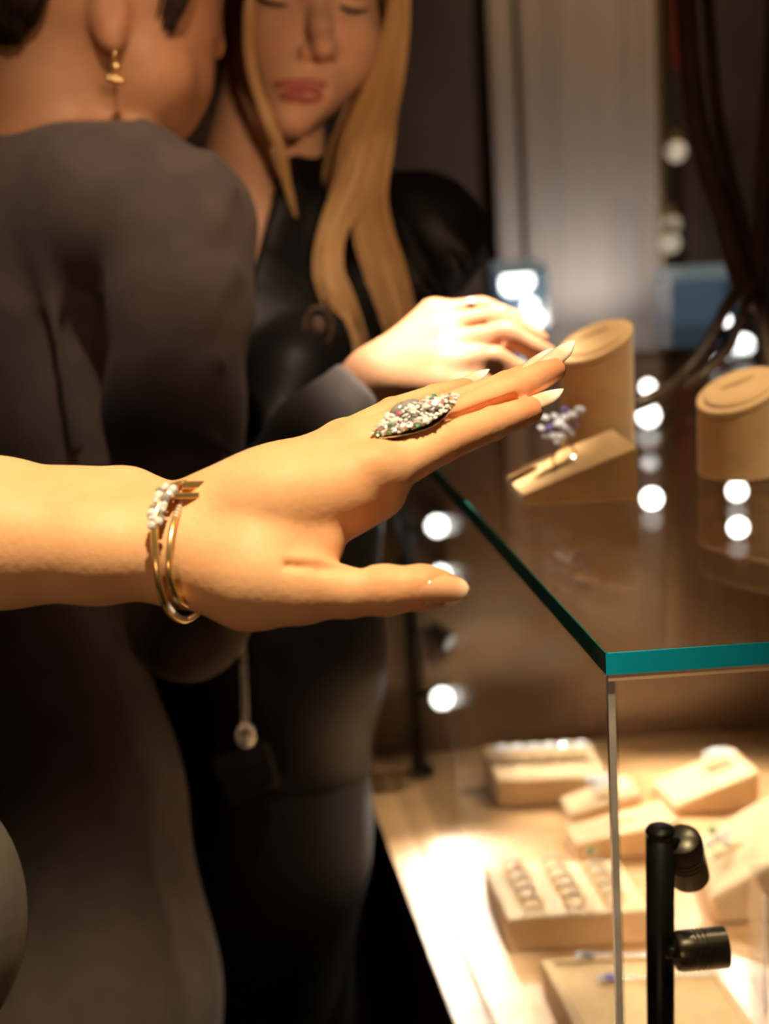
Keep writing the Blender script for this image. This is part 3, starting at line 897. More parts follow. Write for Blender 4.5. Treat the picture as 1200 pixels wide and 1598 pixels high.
for k in range(6):
    p = S(0.14 + 0.145 * k, 0.62)
    slot(t, S, 0.14 + 0.145 * k - 0.05, 0.14 + 0.145 * k + 0.05, 0.62, 0.07)
    ring(p, n, u_, 0.008, [(0, 0, 0.0022, 0.0062, 'crystal'), (0.006, 0, 0.0, 0.0034, 'crystal'), (-0.006, 0, 0.0, 0.0034, 'crystal')], 'clear crystal ring on the back tray, %s from the left' % ['first', 'second', 'third', 'fourth', 'fifth', 'sixth'][k], 'crystal rings on the back tray', 'silver')
t, S, n = prism('ring_wedge', (893, 1290), (1002, 1282), (874, 1262), ZD, (0.013, 0.031, 0.014, 0.034), M['cream'], 'small cream wedge with a crystal cluster ring in front of the back tray', 'ring stand')
u_, v_ = across(S)
slot(t, S, 0.4, 0.75, 0.5, 0.08)
ring(S(0.56, 0.5), n, u_, 0.0085, [(0, 0, 0.004, 0.0062, 'crystal'), (-0.009, 0.003, 0.006, 0.0068, 'crystal'), (0.009, 0.002, 0.0035, 0.006, 'crystal'), (0.004, -0.008, 0.002, 0.005, 'crystal'), (-0.006, -0.009, 0.002, 0.0055, 'crystal'), (0.015, 0, 0.001, 0.0045, 'crystal')], 'big crystal cluster ring on the small cream wedge', None, 'silver')
t, S, n = prism('ring_wedge', (902, 1345), (1062, 1334), (879, 1313), ZD, (0.018, 0.036, 0.018, 0.038), M['cream'], 'long cream wedge behind the lamp pole, without a large stone', 'ring stand')
slot(t, S, 0.35, 0.65, 0.5, 0.08)
t, S, n = prism('ring_wedge', (1056, 1274), (1186, 1264), (1016, 1233), ZD, (0.012, 0.043, 0.011, 0.044), M['cream'], 'cream wedge at the back right with a crystal ring near its high end', 'ring stand')
u_, v_ = across(S)
slot(t, S, 0.5, 0.8, 0.7, 0.06)
ring(S(0.74, 0.66), n, u_, 0.0085, [(0, 0, 0.0028, 0.0065, 'crystal'), (-0.009, 0.003, 0.002, 0.0045, 'crystal'), (0.009, -0.003, 0.001, 0.005, 'crystal'), (0.015, -0.008, -0.001, 0.004, 'crystal')], 'crystal ring on the cream wedge at the back right', None, 'silver')
t, S, n = prism('ring_wedge', (1112, 1446), (1276, 1436), (1080, 1346), ZD, (0.028, 0.078, 0.028, 0.078), M['cream'], 'large cream wedge at the right frame edge with a green-stone ring', 'ring stand', None, 0.006)
u_, v_ = across(S)
slot(t, S, 0.1, 0.42, 0.5, 0.05)
ring(S(0.24, 0.52), n, u_, 0.0085, [(0, 0.002, 0.011, 0.0055, 'green_stone'), (0.002, -0.004, 0.005, 0.0055, 'crystal'), (-0.009, -0.002, 0.003, 0.005, 'crystal'), (0.006, -0.010, 0.0, 0.0045, 'crystal'), (0.010, 0, 0.002, 0.004, 'crystal')], 'crystal ring with green stone on the large right wedge', None, 'silver')
# clear acrylic riser at the right edge
ar = onz(1193, 1584, ZD)
hr_ = 200 * depth_of(ar) / FPX * 1.03
t = empty('acrylic_riser', ar); tag(t, 'clear acrylic riser standing at the bottom right frame edge', 'riser')
from_bm('block', box_bm((ar.x + 0.0008, ar.y, ZD + 0.0006), (ar.x + 0.08, ar.y + 0.05, ZD + hr_)), M['acrylic'], t)
from_bm('polished_edge', box_bm((ar.x - 0.0012, ar.y - 0.001, ZD + 0.0006), (ar.x + 0.0008, ar.y + 0.001, ZD + hr_)), M['pane_edge'], t)

# ------------------------------------------------------------------ bronze branching stand at the right
br = empty('branch_stand', onz(1150, 640, ZG)); tag(br, 'dark bronze branching stand with curved arms at the right edge', 'stand')
def arm(pts, rpx, nm='arm'):
    P = smooth_path([(*at(x, y, d),) for x, y, d in pts], 8)
    n_ = len(P)
    tube(nm, [Vector(p) for p in P], [rpx * 1.25 * 1.3 / FPX] * n_, M['bronze'], br, 10)
foot_a = onz(990, 634, ZG + 0.010); da = depth_of(foot_a)
arm([(1066, -140, 1.42), (1070, 0, 1.42), (1088, 190, 1.40), (1130, 350, 1.37), (1168, 470, 1.34)], 15)
arm([(1215, -100, 1.42), (1205, 100, 1.40), (1192, 280, 1.38), (1186, 400, 1.36), (1180, 480, 1.34)], 12)
arm([(1100, -140, 1.45), (1104, 0, 1.45), (1122, 200, 1.43), (1160, 360, 1.38), (1175, 470, 1.35)], 9)
arm([(1176, 440, 1.34), (1140, 468, 1.33), (1105, 535, 1.31), (1060, 592, 1.29), (1020, 620, da + 0.01), (990, 633, da)], 8, 'leg')
arm([(1172, 450, 1.34), (1158, 490, 1.32), (1140, 540, 1.30), (1105, 580, 1.27), (1070, 600, 1.27)], 6, 'leg')
foot_c = depth_of(onz(1210, 628, ZG + 0.009))
arm([(1182, 460, 1.34), (1192, 520, (1.34 + foot_c) / 2), (1203, 580, foot_c), (1210, 628, foot_c)], 7, 'leg')
#@@PEOPLE
# ------------------------------------------------------------------ the reaching hand
def rp(px, d): return px * d / FPX
FPn = {}
def build_hand():
    d0 = 0.585
    fld = Field(cc(-760, 1060, 0.52) + np.array((-0.03, 0, 0)), (0.135, 0.075, 0.74), 0.00105)
    wax = np.array((-0.10, 0.62, 0.78)); wax /= np.linalg.norm(wax)
    C = lambda x, y, d, r: (cc(x, y, d), r)
    # forearm: radius and ulna sides
    fld.chain([C(-640, 850, .60, .038), C(-300, 838, .592, .034), C(0, 850, .582, .0232), C(150, 862, .578, .0185), C(262, 868, .575, .0165)], 0.014)
    fld.chain([C(-640, 830, .63, .036), C(-300, 812, .625, .032), C(0, 806, .612, .0225), C(140, 806, .610, .0178), C(205, 803, .610, .0158), C(270, 815, .606, .0150)], 0.014)
    fld.cone(cc(-200, 832, .60), cc(100, 832, .594), .034, .0235, 0.012)
    fld.cone(cc(100, 832, .594), cc(290, 838, .590), .0225, .0200, 0.012)
    fld.ell(cc(198, 768, .617), (.0085, .0075, .0085), 0.010)          # wrist bone
    # palm
    fld.chain([C(270, 856, .582, .0185), C(430, 798, .584, .0185), C(594, 740, .590, .0106)], 0.012)   # index metacarpal
    fld.chain([C(285, 838, .596, .0160), C(430, 764, .600, .0150), C(572, 700, .606, .0102)], 0.012)
    fld.chain([C(300, 830, .607, .0130), C(430, 752, .613, .0125), C(552, 692, .622, .0098)], 0.012)
    fld.chain([C(310, 828, .615, .0120), C(430, 752, .625, .0115), C(532, 688, .637, .0092)], 0.012)
    fld.cone(cc(420, 830, .592), cc(585, 768, .602), .0170, .0125, 0.014)
    fld.cone(cc(360, 830, .605), cc(560, 740, .622), .0160, .0110, 0.014)
    fld.ell(cc(440, 770, .585), (.030, .012, .014), 0.02)
    # thenar and thumb
    fld.chain([C(300, 880, .577, .0160), C(390, 902, .572, .0188), C(470, 916, .568, .0146)], 0.012)
    fld.chain([C(470, 916, .568, .0140), C(540, 924, .566, .0096), C(600, 921, .565, .0093), C(660, 917, .565, .0084), C(690, 915, .566, .0066)], 0.005)
    fld.cone(cc(410, 872, .580), cc(486, 850, .583), .0165, .0102, 0.010)                # web
    fld.cone(cc(440, 850, .576), cc(496, 852, .578), .0120, .0078, 0.008)
    # fingers: (px,py,depth,radius)
    fingers = {
        'index': [(594, 740, .590, .0106), (690, 692, .606, .0083), (768, 661, .622, .0075), (826, 640, .633, .0062)],
        'middle': [(572, 700, .606, .0102), (700, 653, .624, .0080), (800, 609, .640, .0074), (862, 577, .650, .0062)],
        'ring': [(552, 692, .622, .0096), (690, 642, .641, .0076), (790, 603, .657, .0070), (846, 576, .666, .0058)],
        'pinky': [(532, 690, .637, .0090), (612, 644, .646, .0069), (678, 621, .658, .0062), (728, 606, .666, .0053)]}
    red = []
    for nm, ch in fingers.items():
        pts = [C(*c) for c in ch]
        m0, m1 = pts[0], pts[1]
        q1 = (m0[0] * 0.82 + m1[0] * 0.18, m0[1] * 0.82 + m1[1] * 0.18)
        fld.cone(m0[0], q1[0], m0[1], q1[1], 0.004)
    for nm, ch in fingers.items():
        pts = [C(*c) for c in ch]
        m0, m1 = pts[0], pts[1]
        q1 = (m0[0] * 0.82 + m1[0] * 0.18, m0[1] * 0.82 + m1[1] * 0.18)
        fld.chain([q1] + pts[1:], 0.0006)
        fld.ell(pts[1][0], (pts[1][1] * 1.04,) * 3, 0.0012)
        fld.ell(pts[2][0], (pts[2][1] * 1.03,) * 3, 0.0012)
        red.append((pts[3][0], 0.014, 0.8)); red.append((pts[1][0] + np.array((0, .006, -.004)), 0.009, 0.4)); red.append((pts[2][0] + np.array((0, .006, -.004)), 0.008, 0.4))
        mid_ = (pts[1][0] + pts[2][0]) / 2
        red.append((mid_ + np.array((0, -.006, -.003)), 0.016, 0.45))
        FPn[nm] = pts
    red += [(cc(690, 915, .56), .014, .8), (cc(600, 905, .556), .010, .4), (cc(592, 690, .58), .010, .35), (cc(500, 880, .57), .012, .5), (cc(560, 740, .58), .014, .25), (cc(560, 800, .59), .014, .4)]
    # knuckles and tendons on the back
    fld.ell(cc(582, 722, .586), (.0085, .0065, .0085), 0.010)
    fld.ell(cc(562, 686, .603), (.0080, .0060, .0080), 0.010)
    for a, b in (((340, 776, .586), (575, 690, .599)), ((340, 768, .594), (545, 679, .613))):
        fld.cone(cc(*a), cc(*b), 0.0020, 0.0030, 0.005)
    for a, b, r0, r1 in (((592, 704, .5955), (640, 682, .6045), .0005, .0018), ((640, 682, .6045), (705, 655, .6150), .0018, .0020), ((705, 655, .6150), (800, 622, .6330), .0020, .0018)):
        fld.cone(cc(*a), cc(*b), r0, r1, 0.002, carve=True)      # cleft between index and middle finger
    # fold between thumb and palm
    fld.cone(cc(448, 884, .5565), cc(500, 887, .5585), 0.0004, 0.0012, 0.005, carve=True)
    fld.cone(cc(500, 887, .5585), cc(560, 884, .566), 0.0012, 0.0022, 0.003, carve=True)
    return fld, red
hand_root = empty('person', at(-640, 850, 0.6)); tag(hand_root, 'person reaching in from the left, bare arm, palm-down hand with long pale nails', 'person')
fld, red = build_hand()
body = field_obj('body', fld, M['skin_hand'], hand_root, 4, red)

def nail(parent, base, tip, normal, width, mat_key='nail', bend=0.0016, name='fingernail', point=0.75, tip_from=0.55):
    base = Vector(base); tip = Vector(tip)
    u = (tip - base); L = u.length; u.normalize()
    n = Vector(normal); n = (n - u * n.dot(u)).normalized()
    s = u.cross(n)
    NU, NV = 16, 8
    V, Fc, red_ = [], [], []
    for i in range(NU + 1):
        t = i / NU
        if t < 0.18: wv = 0.55 + 0.45 * math.sin(t / 0.18 * math.pi / 2)
        elif t < 0.5: wv = 1.0
        else:
            q_ = (t - 0.5) / 0.5
            wv = max(0.06, (1 - q_ ** 2.0 * point) * math.sqrt(max(0.0, 1 - q_ ** 5)))
        for j in range(NV + 1):
            a = (j / NV * 2 - 1)
            h = -0.34 * width * (a * wv) ** 2 - bend * (2 * t - 1) ** 2
            V.append(base + u * (L * t) + s * (a * wv * width / 2) + n * h)
            red_.append(min(1, max(0, (t - tip_from) / 0.22)))
    for i in range(NU):
        for j in range(NV):
            p = i * (NV + 1) + j
            Fc.append((p, p + 1, p + NV + 2, p + NV + 1))
    o = mesh_obj(name, V, Fc, M[mat_key], parent)
    a_ = o.data.attributes.new('red', 'FLOAT', 'POINT')
    a_.data.foreach_set('value', red_)
    sd = o.modifiers.new('thick', 'SOLIDIFY'); sd.thickness = 0.0006; sd.offset = 0
    return o
nb = R3 @ Vector((-0.12, -0.88, -0.46))      # back-of-hand normal (camera axes y down)
nail(hand_root, at(800, 631, .6245), at(879, 602, .645), nb, 0.0112)
nail(hand_root, at(832, 572, .642), at(896, 526, .658), nb, 0.0112)
nail(hand_root, at(802, 583, .653), at(862, 539, .668), nb, 0.0104)
nail(hand_root, at(702, 600, .660), at(763, 572, .671), nb, 0.0092)
nt_ = R3 @ Vector((0.25, -0.30, -0.92))
nail(hand_root, at(654, 912, .5540), at(735, 917, .5590), nt_, 0.0128, 'nail_clear', 0.0022, 'thumbnail', 0.45, 0.7)

# ------------------------------------------------------------------ bangles
def bangle(pts, r, label):
    t = empty('bangle', at(*pts[0])); tag(t, label, 'bracelet', 'gold bangles on the wrist')
    P = [Vector(p) for p in smooth_path([(*at(*p),) for p in pts], 8)]
    tube('band', P, r, M['gold'], t, 10)
    return t, P
b1, P1 = bangle([(322, 757, .598), (298, 754, .584), (268, 760, .568), (249, 785, .558), (241, 825, .552), (244, 880, .550), (251, 925, .5535), (264, 955, .563), (290, 968, .580), (320, 940, .606), (335, 880, .621), (332, 800, .626)], 0.00145, 'gold bangle with a crystal cluster, nearest the elbow')
bevel(from_bm('end_bar', hexa_bm([at(284, 764, .568), at(328, 763, .574), at(328, 763, .586), at(284, 764, .580)], [at(284, 751, .568), at(328, 750, .574), at(328, 750, .586), at(284, 751, .580)]), M['gold'], b1), 0.0006)
cr = random.Random(5)
camdir = lambda p: (CAM - p).normalized()
for k in range(24):
    s = k / 23
    i = 17 + int(s * 14)
    p = P1[min(i, len(P1) - 1)] + camdir(P1[i]) * 0.0012
    off = R3 @ Vector(((-1) ** k * 0.0017 + cr.uniform(-.0004, .0004), cr.uniform(-.0008, .0008), 0))
    gem(p + off, cr.uniform(0.0013, 0.0020), camdir(p) + Vector((cr.uniform(-.5, .5), 0, cr.uniform(-.2, .6))), b1, 'crystal' if k % 5 else 'grey_stone', 'crystal')
for k in range(11):
    p = P1[53 + k] + R3 @ Vector((0.0008, -0.0008, -0.0012))
    gem(p, 0.0012, camdir(p), b1)
b2, P2 = bangle([(310, 768, .594), (291, 773, .576), (274, 806, .560), (265, 850, .551), (264, 890, .550), (272, 925, .555), (288, 943, .566), (308, 945, .584), (330, 905, .610), (342, 850, .620), (336, 790, .620)], 0.00135, 'slim gold bangle nearer the hand, without the crystal cluster')
bevel(from_bm('end_bar', hexa_bm([at(272, 779, .562), at(312, 778, .568), at(312, 778, .580), at(272, 779, .574)], [at(272, 769, .562), at(312, 768, .568), at(312, 768, .580), at(272, 769, .574)]), M['gold'], b2), 0.0005)
for k in range(9):
    p = P2[8 + k] + camdir(P2[8 + k]) * 0.0012
    gem(p, 0.00105, camdir(p), b2)
for k in range(6):
    p = P2[48 + k] + R3 @ Vector((0, -0.0010, -0.0010))
    gem(p, 0.0010, camdir(p), b2)

# ------------------------------------------------------------------ the big cocktail ring
rc = at(648, 655, 0.610)
rroot = empty('cocktail_ring', rc); tag(rroot, 'large marquise-shaped crystal cocktail ring on the reaching hand', 'ring')
fm0, fm1 = FPn['middle'][0][0], FPn['middle'][1][0]
fdir = Vector(cam2world((fm1 - fm0)[None, :] + np.array([[0, 0, 0]]))[0]) - CAM
fdir.normalize()
fc = Vector(cam2world((fm0 * 0.45 + fm1 * 0.55)[None, :])[0])
x_, y_, _z = frame_from(fdir)
tube('band', [fc + (x_ * math.cos(2 * math.pi * k / 32) + y_ * math.sin(2 * math.pi * k / 32)) * 0.0098 for k in range(32)], 0.0011, M['silver'], rroot, 8, True)
# marquise plate axes measured from its two points in view
eA = at(580, 682, 0.590); eB = at(715, 622, 0.611)
mid = (eA + eB) / 2
lu = (eB - eA); LH = lu.length / 2; lu.normalize()
ln_ = (R3 @ Vector((-0.15, -0.80, -0.58))); ln_ = (ln_ - lu * ln_.dot(lu)).normalized()
ls = lu.cross(ln_)
WH = 0.0092
def mq(a, b):    # a along -1..1, b across -1..1
    wv = WH * (1 - abs(a) ** 1.7)
    return mid + lu * (LH * a) + ls * (wv * b) + ln_ * (0.0040 * (1 - b * b) * (1 - a * a))
V, Fc = [], []
for i in range(17):
    a = -1 + 2 * i / 16
    for j in range(9):
        V.append(mq(a * 0.94, -1 + 2 * j / 8) - ln_ * 0.0012)
for i in range(16):
    for j in range(8):
        p = i * 9 + j
        Fc.append((p, p + 1, p + 10, p + 9))
o = mesh_obj('setting', V, Fc, M['silver'], rroot); sd = o.modifiers.new('thick', 'SOLIDIFY'); sd.thickness = 0.0012
# long smooth oval stone on the far side
def blob(name, c, ax3, rad, material, parent, nu=14, nv=10):
    V, Fc = [], []
    for i in range(nv + 1):
        th = math.pi * i / nv
        for j in range(nu):
            ph = 2 * math.pi * j / nu
            V.append(c + ax3[0] * (rad[0] * math.cos(th)) + ax3[1] * (rad[1] * math.sin(th) * math.cos(ph)) + ax3[2] * (rad[2] * math.sin(th) * math.sin(ph)))
    for i in range(nv):
        for j in range(nu):
            a = i * nu + j; b = i * nu + (j + 1) % nu
            Fc.append((a, b, b + nu, a + nu))
    return mesh_obj(name, V, Fc, material, parent)
sgn = 1 if (R3.transposed() @ ls).y < 0 else -1        # toward the top of the picture
blob('oval_stone', mid + lu * (-0.04 * LH) + ls * (sgn * 0.0062) + ln_ * 0.0026, (lu, ls, ln_), (0.0078, 0.0030, 0.0030), M['grey_stone'], rroot)
gr = random.Random(11)
n_big = 0
pts_used = []
for k in range(1600):
    a = gr.uniform(-1, 1); b = gr.uniform(-1, 1)
    if b * sgn > 0.28 and -0.42 < a < 0.34: continue
    p = mq(a, b) + ln_ * gr.uniform(0.0004, 0.0022)
    r = gr.choice((0.0009, 0.0011, 0.0013, 0.0017))
    if any((p - q_).length < (r + r2) * 0.80 for q_, r2 in pts_used): continue
    pts_used.append((p, r))
    nn = (ln_ + lu * gr.uniform(-.7, .7) + ls * gr.uniform(-.7, .7)).normalized()
    kd = 'crystal'
    if gr.random() < 0.06: kd = 'green_stone'
    elif gr.random() < 0.05: kd = 'pink_stone'
    elif gr.random() < 0.10: kd = 'grey_stone'
    gem(p, r, nn, rroot, kd, 'crystal', (1.0, 1.0 if gr.random() < .6 else 1.5, 1.0))
for k in range(40):
    a = gr.uniform(-0.95, 0.95); b = gr.choice((-1, 1)) * gr.uniform(0.8, 1.0)
    gem(mq(a, b) + ln_ * gr.uniform(0.0, 0.0010), 0.0007, ln_, rroot, 'gold', 'gold_bead')

# ------------------------------------------------------------------ person in grey at the left
def strands(name, keys, n, r_strand, material, parent, seed=1, seg=7, sides=4, wob=0.25, taper=True):
    """keys: (px, py, d, radius in px); many hair strands following a lock"""
    g = random.Random(seed)
    K = smooth_path([(*cc(x, y, d), rp(r, d)) for x, y, d, r in keys], seg)
    K = np.array(K)
    V, Fc = [], []
    for s in range(n):
        rr = math.sqrt(g.random()); an = g.uniform(0, 6.283)
        ox, oy = rr * math.cos(an), rr * math.sin(an)
        tw = g.uniform(-1.2, 1.2); ph = g.uniform(0, 6.28)
        cut = g.uniform(0.75, 1.0)
        m_ = max(4, int(len(K) * cut))
        pts = []
        for i in range(m_):
            t = i / len(K)
            a2 = tw * t + wob * math.sin(5 * t + ph)
            x = ox * math.cos(a2) - oy * math.sin(a2); z = ox * math.sin(a2) + oy * math.cos(a2)
            tan = K[min(i + 1, len(K) - 1), :3] - K[max(i - 1, 0), :3]
            tan = tan / (np.linalg.norm(tan) + 1e-9)
            side = np.cross(tan, np.array((0, 0, 1.0))); side /= np.linalg.norm(side) + 1e-9
            pts.append(K[i, :3] + side * x * K[i, 3] + np.array((0, 0, 1.0)) * z * K[i, 3] * 0.7)
        W_ = cam2world(np.array(pts))
        rad = [r_strand * (1 - 0.75 * (i / (m_ - 1)) ** 3) for i in range(m_)]
        v, f_ = tube_verts([Vector(p) for p in W_], rad, sides)
        o0 = len(V)
        V += v; Fc += [tuple(q_ + o0 for q_ in ff) for ff in f_]
    return mesh_obj(name, V, Fc, material, parent)

def px_of(X, Y, Z):
    return 600 + FPX * X / Z, 799 - FPX * Y / Z

pg = empty('person', Vector((at(20, 800, 1.18).x, at(20, 800, 1.18).y, 0))); tag(pg, 'person in a dark grey knit dress with pinned-up dark hair and gold earring', 'person')
def grey_body(fld, grow=0.0, limbs_only=False):
    C = lambda x, y, d, r: (cc(x, y, d), r + grow)
    # torso, skirt, right arm
    fld.chain([C(15, 330, 1.20, .075), C(0, 460, 1.21, .118), C(-10, 700, 1.21, .112), C(-10, 950, 1.21, .104)], 0.05)
    fld.chain([C(-10, 950, 1.21, .104), C(30, 1260, 1.17, .118), C(60, 1560, 1.15, .130)], 0.05)
    fld.chain([C(40, 320, 1.17, .060), C(180, 330, 1.12, .058), C(286, 352, 1.08, .046)], 0.045)
    fld.chain([C(284, 356, 1.08, .046), C(282, 470, 1.065, .044), C(272, 640, 1.055, .0425), C(285, 820, 1.045, .039), C(292, 968, 1.04, .034)], 0.02)
    fld.chain([C(292, 968, 1.04, .034), C(400, 822, 1.03, .033), C(500, 690, 1.02, .028), C(575, 606, 1.02, .0215)], 0.02)
    fld.chain([C(-190, 380, 1.32, .055), C(-230, 640, 1.36, .045), C(-210, 930, 1.33, .038)], 0.03)
fb = Field((cc(-330, 0, 1.36)[0] - .06, cc(0, 1780, 1.2)[1] - .02, 0.90), (cc(880, 0, 1.1)[0], cc(0, -260, 1.2)[1] + .03, 1.45), 0.0042)
grey_body(fb)
C = lambda x, y, d, r: (cc(x, y, d), r)
# neck, head
fb.chain([C(55, 300, 1.18, .062), C(85, 180, 1.165, .054), C(125, 60, 1.16, .056)], 0.035)
fb.ell(cc(165, -95, 1.17), (.094, .100, .080), 0.03)
fb.ell(cc(243, -40, 1.175), (.052, .080, .070), 0.03)
fb.chain([C(190, 55, 1.135, .030), C(235, 130, 1.14, .030), C(262, 180, 1.165, .019)], 0.03)
fb.chain([C(285, 60, 1.17, .026), C(280, 130, 1.18, .021), C(264, 178, 1.185, .018)], 0.025)
fb.chain([C(312, 5, 1.20, .014), C(335, 76, 1.205, .0098)], 0.010)
fb.ell(cc(303, 122, 1.20), (.010, .007, .010), 0.008)
fb.ell(cc(300, 138, 1.20), (.010, .007, .010), 0.008)
# ear
fb.ell(cc(170, 20, 1.098), (.016, .031, .010), 0.006)
fb.ell(cc(176, 65, 1.094), (.009, .010, .006), 0.006)
fb.ell(cc(181, 10, 1.087), (.007, .014, .006), 0.004, carve=True)
# right hand
hk = {'index': [(690, 572, .995, .0105), (770, 560, .985, .0090), (832, 590, .990, .0075)],
      'middle': [(694, 538, 1.01, .0105), (790, 522, 1.00, .0092), (858, 556, 1.00, .0078)],
      'ring': [(688, 508, 1.03, .0100), (780, 496, 1.02, .0088), (842, 530, 1.02, .0075)],
      'pinky': [(676, 488, 1.05, .0090), (752, 480, 1.045, .0078), (808, 497, 1.04, .0066)]}
for ch in hk.values():
    p = [C(*c) for c in ch]
    fb.cone(cc(588, 592, 1.02), p[0][0], .019, p[0][1] * 1.25, 0.012)
    fb.chain(p, 0.006)
fb.chain([C(600, 600, 1.01, .016), C(680, 604, .99, .012), C(745, 608, .985, .0095), C(790, 604, .985, .0075)], 0.008)
field_obj('body', fb, M['skin_tan'], pg, 3, [(cc(330, 78, 1.21), .02, .4), (cc(260, 100, 1.15), .04, .3), (cc(175, 30, 1.09), .02, .35)] + [(cc(*c[:3]), .014, .4) for ch in hk.values() for c in ch[1:]])
# dress: inflated torso and sleeve, cut at neck and wrist, with fold ridges
fd = Field((cc(-330, 0, 1.36)[0] - .07, cc(0, 2050, 1.2)[1], 0.90), (cc(640, 0, 1.05)[0], cc(0, 120, 1.1)[1], 1.48), 0.0042)
grey_body(fd, 0.0065)
fd.chain([C(60, 1560, 1.15, .1365), C(60, 2040, 1.19, .150)], 0.05)
for a, b, r in [((365, 292, 1.040), (255, 440, 1.030), .007), ((340, 345, 1.034), (225, 480, 1.035), .006), ((368, 420, 1.030), (268, 560, 1.012), .006), ((350, 560, 1.015), (232, 640, 1.02), .005),
                ((356, 700, 1.005), (238, 660, 1.01), .006), ((330, 250, 1.06), (150, 300, 1.09), .006), ((100, 330, 1.10), (215, 520, 1.07), .007), ((60, 360, 1.08), (120, 700, 1.09), .006),
                ((300, 905, 1.005), (372, 860, 1.0), .005), ((350, 930, 1.0), (430, 830, 1.0), .005), ((470, 735, .995), (530, 640, .998), .004)]:
    fd.cone(cc(*a), cc(*b), r * 0.5, r, 0.016)
X, Y, Z = fd.grid()
pxg, pyg = px_of(X, Y, Z)
# neckline: remove above a line falling from the nape to the shoulder
neck = np.maximum(pyg - (188 + 0.0 * pxg), pxg - 215) * (1.15 / FPX)
fd.cut(np.where(np.broadcast_to(Z, fd.F.shape) < 2, np.broadcast_to(neck, fd.F.shape), 1), 0.004)
# cuff: remove beyond the wrist
cu = -((X - cc(572, 0, 1.02)[0]) * 0.70 + (Y - cc(0, 606, 1.02)[1]) * 0.72) 
fd.cut(np.broadcast_to(np.where((np.broadcast_to(Z, fd.F.shape) < 1.12) & np.broadcast_to(pxg > 470, fd.F.shape), cu, 1), fd.F.shape), 0.003)
field_obj('dress', fd, M['knit'], pg, 3)
# pinned-up hair
fh = Field((cc(-260, 0, 1.3)[0], cc(0, 150, 1.2)[1], 1.0), (cc(380, 0, 1.2)[0], cc(0, -420, 1.2)[1], 1.36), 0.004)
fh.ell(cc(150, -120, 1.175), (.104, .108, .088), 0.02)
fh.ell(cc(-10, -70, 1.18), (.062, .058, .06), 0.03)
fh.chain([C(20, -60, 1.13, .045), C(10, 10, 1.12, .024), C(15, 40, 1.115, .010)], 0.02)
X, Y, Z = fh.grid()
pxg, pyg = px_of(X, Y, Z)
fh.cut(np.broadcast_to((-60 - pyg) * -1 * 0 + 1.0, fh.F.shape), 0.001)
fcut = np.maximum(-(pyg + 30), np.maximum(95 - pxg, pxg - 420)) * (1.15 / FPX)        # keep the ear and neck free
fh.cut(np.broadcast_to(fcut, fh.F.shape), 0.006)
fcut = np.maximum(-(pyg + 90), 275 - pxg) * (1.15 / FPX)                              # keep the face free
fh.cut(np.broadcast_to(fcut, fh.F.shape), 0.006)
field_obj('hair', fh, M['dark_hair'], pg, 3)
strands('sideburn', [(292, -90, 1.118, 24), (276, -20, 1.116, 24), (258, 35, 1.116, 20), (238, 95, 1.118, 7)], 75, 0.0006, M['dark_hair'], pg, 3)
strands('nape_hair', [(50, -60, 1.10, 40), (36, 0, 1.095, 36), (26, 36, 1.10, 26), (24, 70, 1.10, 8)], 260, 0.0006, M['dark_hair'], pg, 4)
strands('eyelashes', [(330, 38, 1.20, 3), (342, 34, 1.205, 4), (352, 36, 1.21, 5)], 24, 0.0005, M['lash'], pg, 5)
# gold drop earring
er = empty('drop_earring', at(178, 78, 1.085)); tag(er, 'gold drop earring of small beads hanging from the ear', 'earring')
tube('hook', [at(178, 72, 1.083), at(179, 84, 1.080), at(180, 98, 1.080)], 0.0008, M['gold'], er, 6)
for px, py, r in ((181, 106, 8.5), (180, 125, 9), (171, 123, 6), (189, 127, 6)):
    c = at(px, py, 1.080)
    blob('bead', c, (Vector((1, 0, 0)), Vector((0, 1, 0)), Vector((0, 0, 1))), (rp(r, 1.08),) * 3, M['gold'], er, 12, 8)
# small ring on that person's finger
sr = empty('finger_ring', at(735, 478, 1.04)); tag(sr, 'small bright ring on the hand of the person in grey', 'ring')
fa = Vector(at(735, 484, 1.047)); fdv = (at(752, 480, 1.045) - at(676, 488, 1.05)).normalized()
x2, y2, _ = frame_from(fdv)
tube('band', [fa + (x2 * math.cos(2 * math.pi * k / 20) + y2 * math.sin(2 * math.pi * k / 20)) * 0.0093 for k in range(20)], 0.001, M['silver'], sr, 6, True)
gem(at(735, 469, 1.038), 0.0032, (0, -0.5, 1), sr)
#@@BLONDE
# ------------------------------------------------------------------ blonde person
pb_ = empty('person', Vector((at(430, 900, 1.40).x, at(430, 900, 1.40).y, 0))); tag(pb_, 'blonde person in a black leather jacket looking down into the case', 'person')
def blonde_body(fld, grow=0.0):
    C = lambda x, y, d, r: (cc(x, y, d), r + grow)
    fld.chain([C(430, 420, 1.42, .085), C(402, 560, 1.375, .092), C(425, 800, 1.35, .084), C(438, 1020, 1.345, .080)], 0.05)
    fld.chain([C(438, 1020, 1.345, .080), C(388, 1300, 1.37, .102), C(370, 1640, 1.41, .105)], 0.05)
    fld.chain([C(230, 390, 1.44, .052), C(430, 360, 1.42, .062), C(655, 370, 1.38, .050)], 0.05)
    fld.chain([C(660, 372, 1.38, .050), C(598, 460, 1.355, .041), C(462, 590, 1.28, .034)], 0.02)
    fld.chain([C(462, 590, 1.28, .034), C(420, 750, 1.24, .029)], 0.02)
    fld.chain([C(222, 395, 1.44, .050), C(200, 600, 1.44, .044), C(230, 840, 1.40, .038)], 0.02)
fq = Field((cc(60, 0, 1.45)[0], cc(0, 1700, 1.4)[1], 1.15), (cc(770, 0, 1.38)[0], cc(0, -280, 1.3)[1], 1.62), 0.0030)
blonde_body(fq)
C = lambda x, y, d, r: (cc(x, y, d), r)
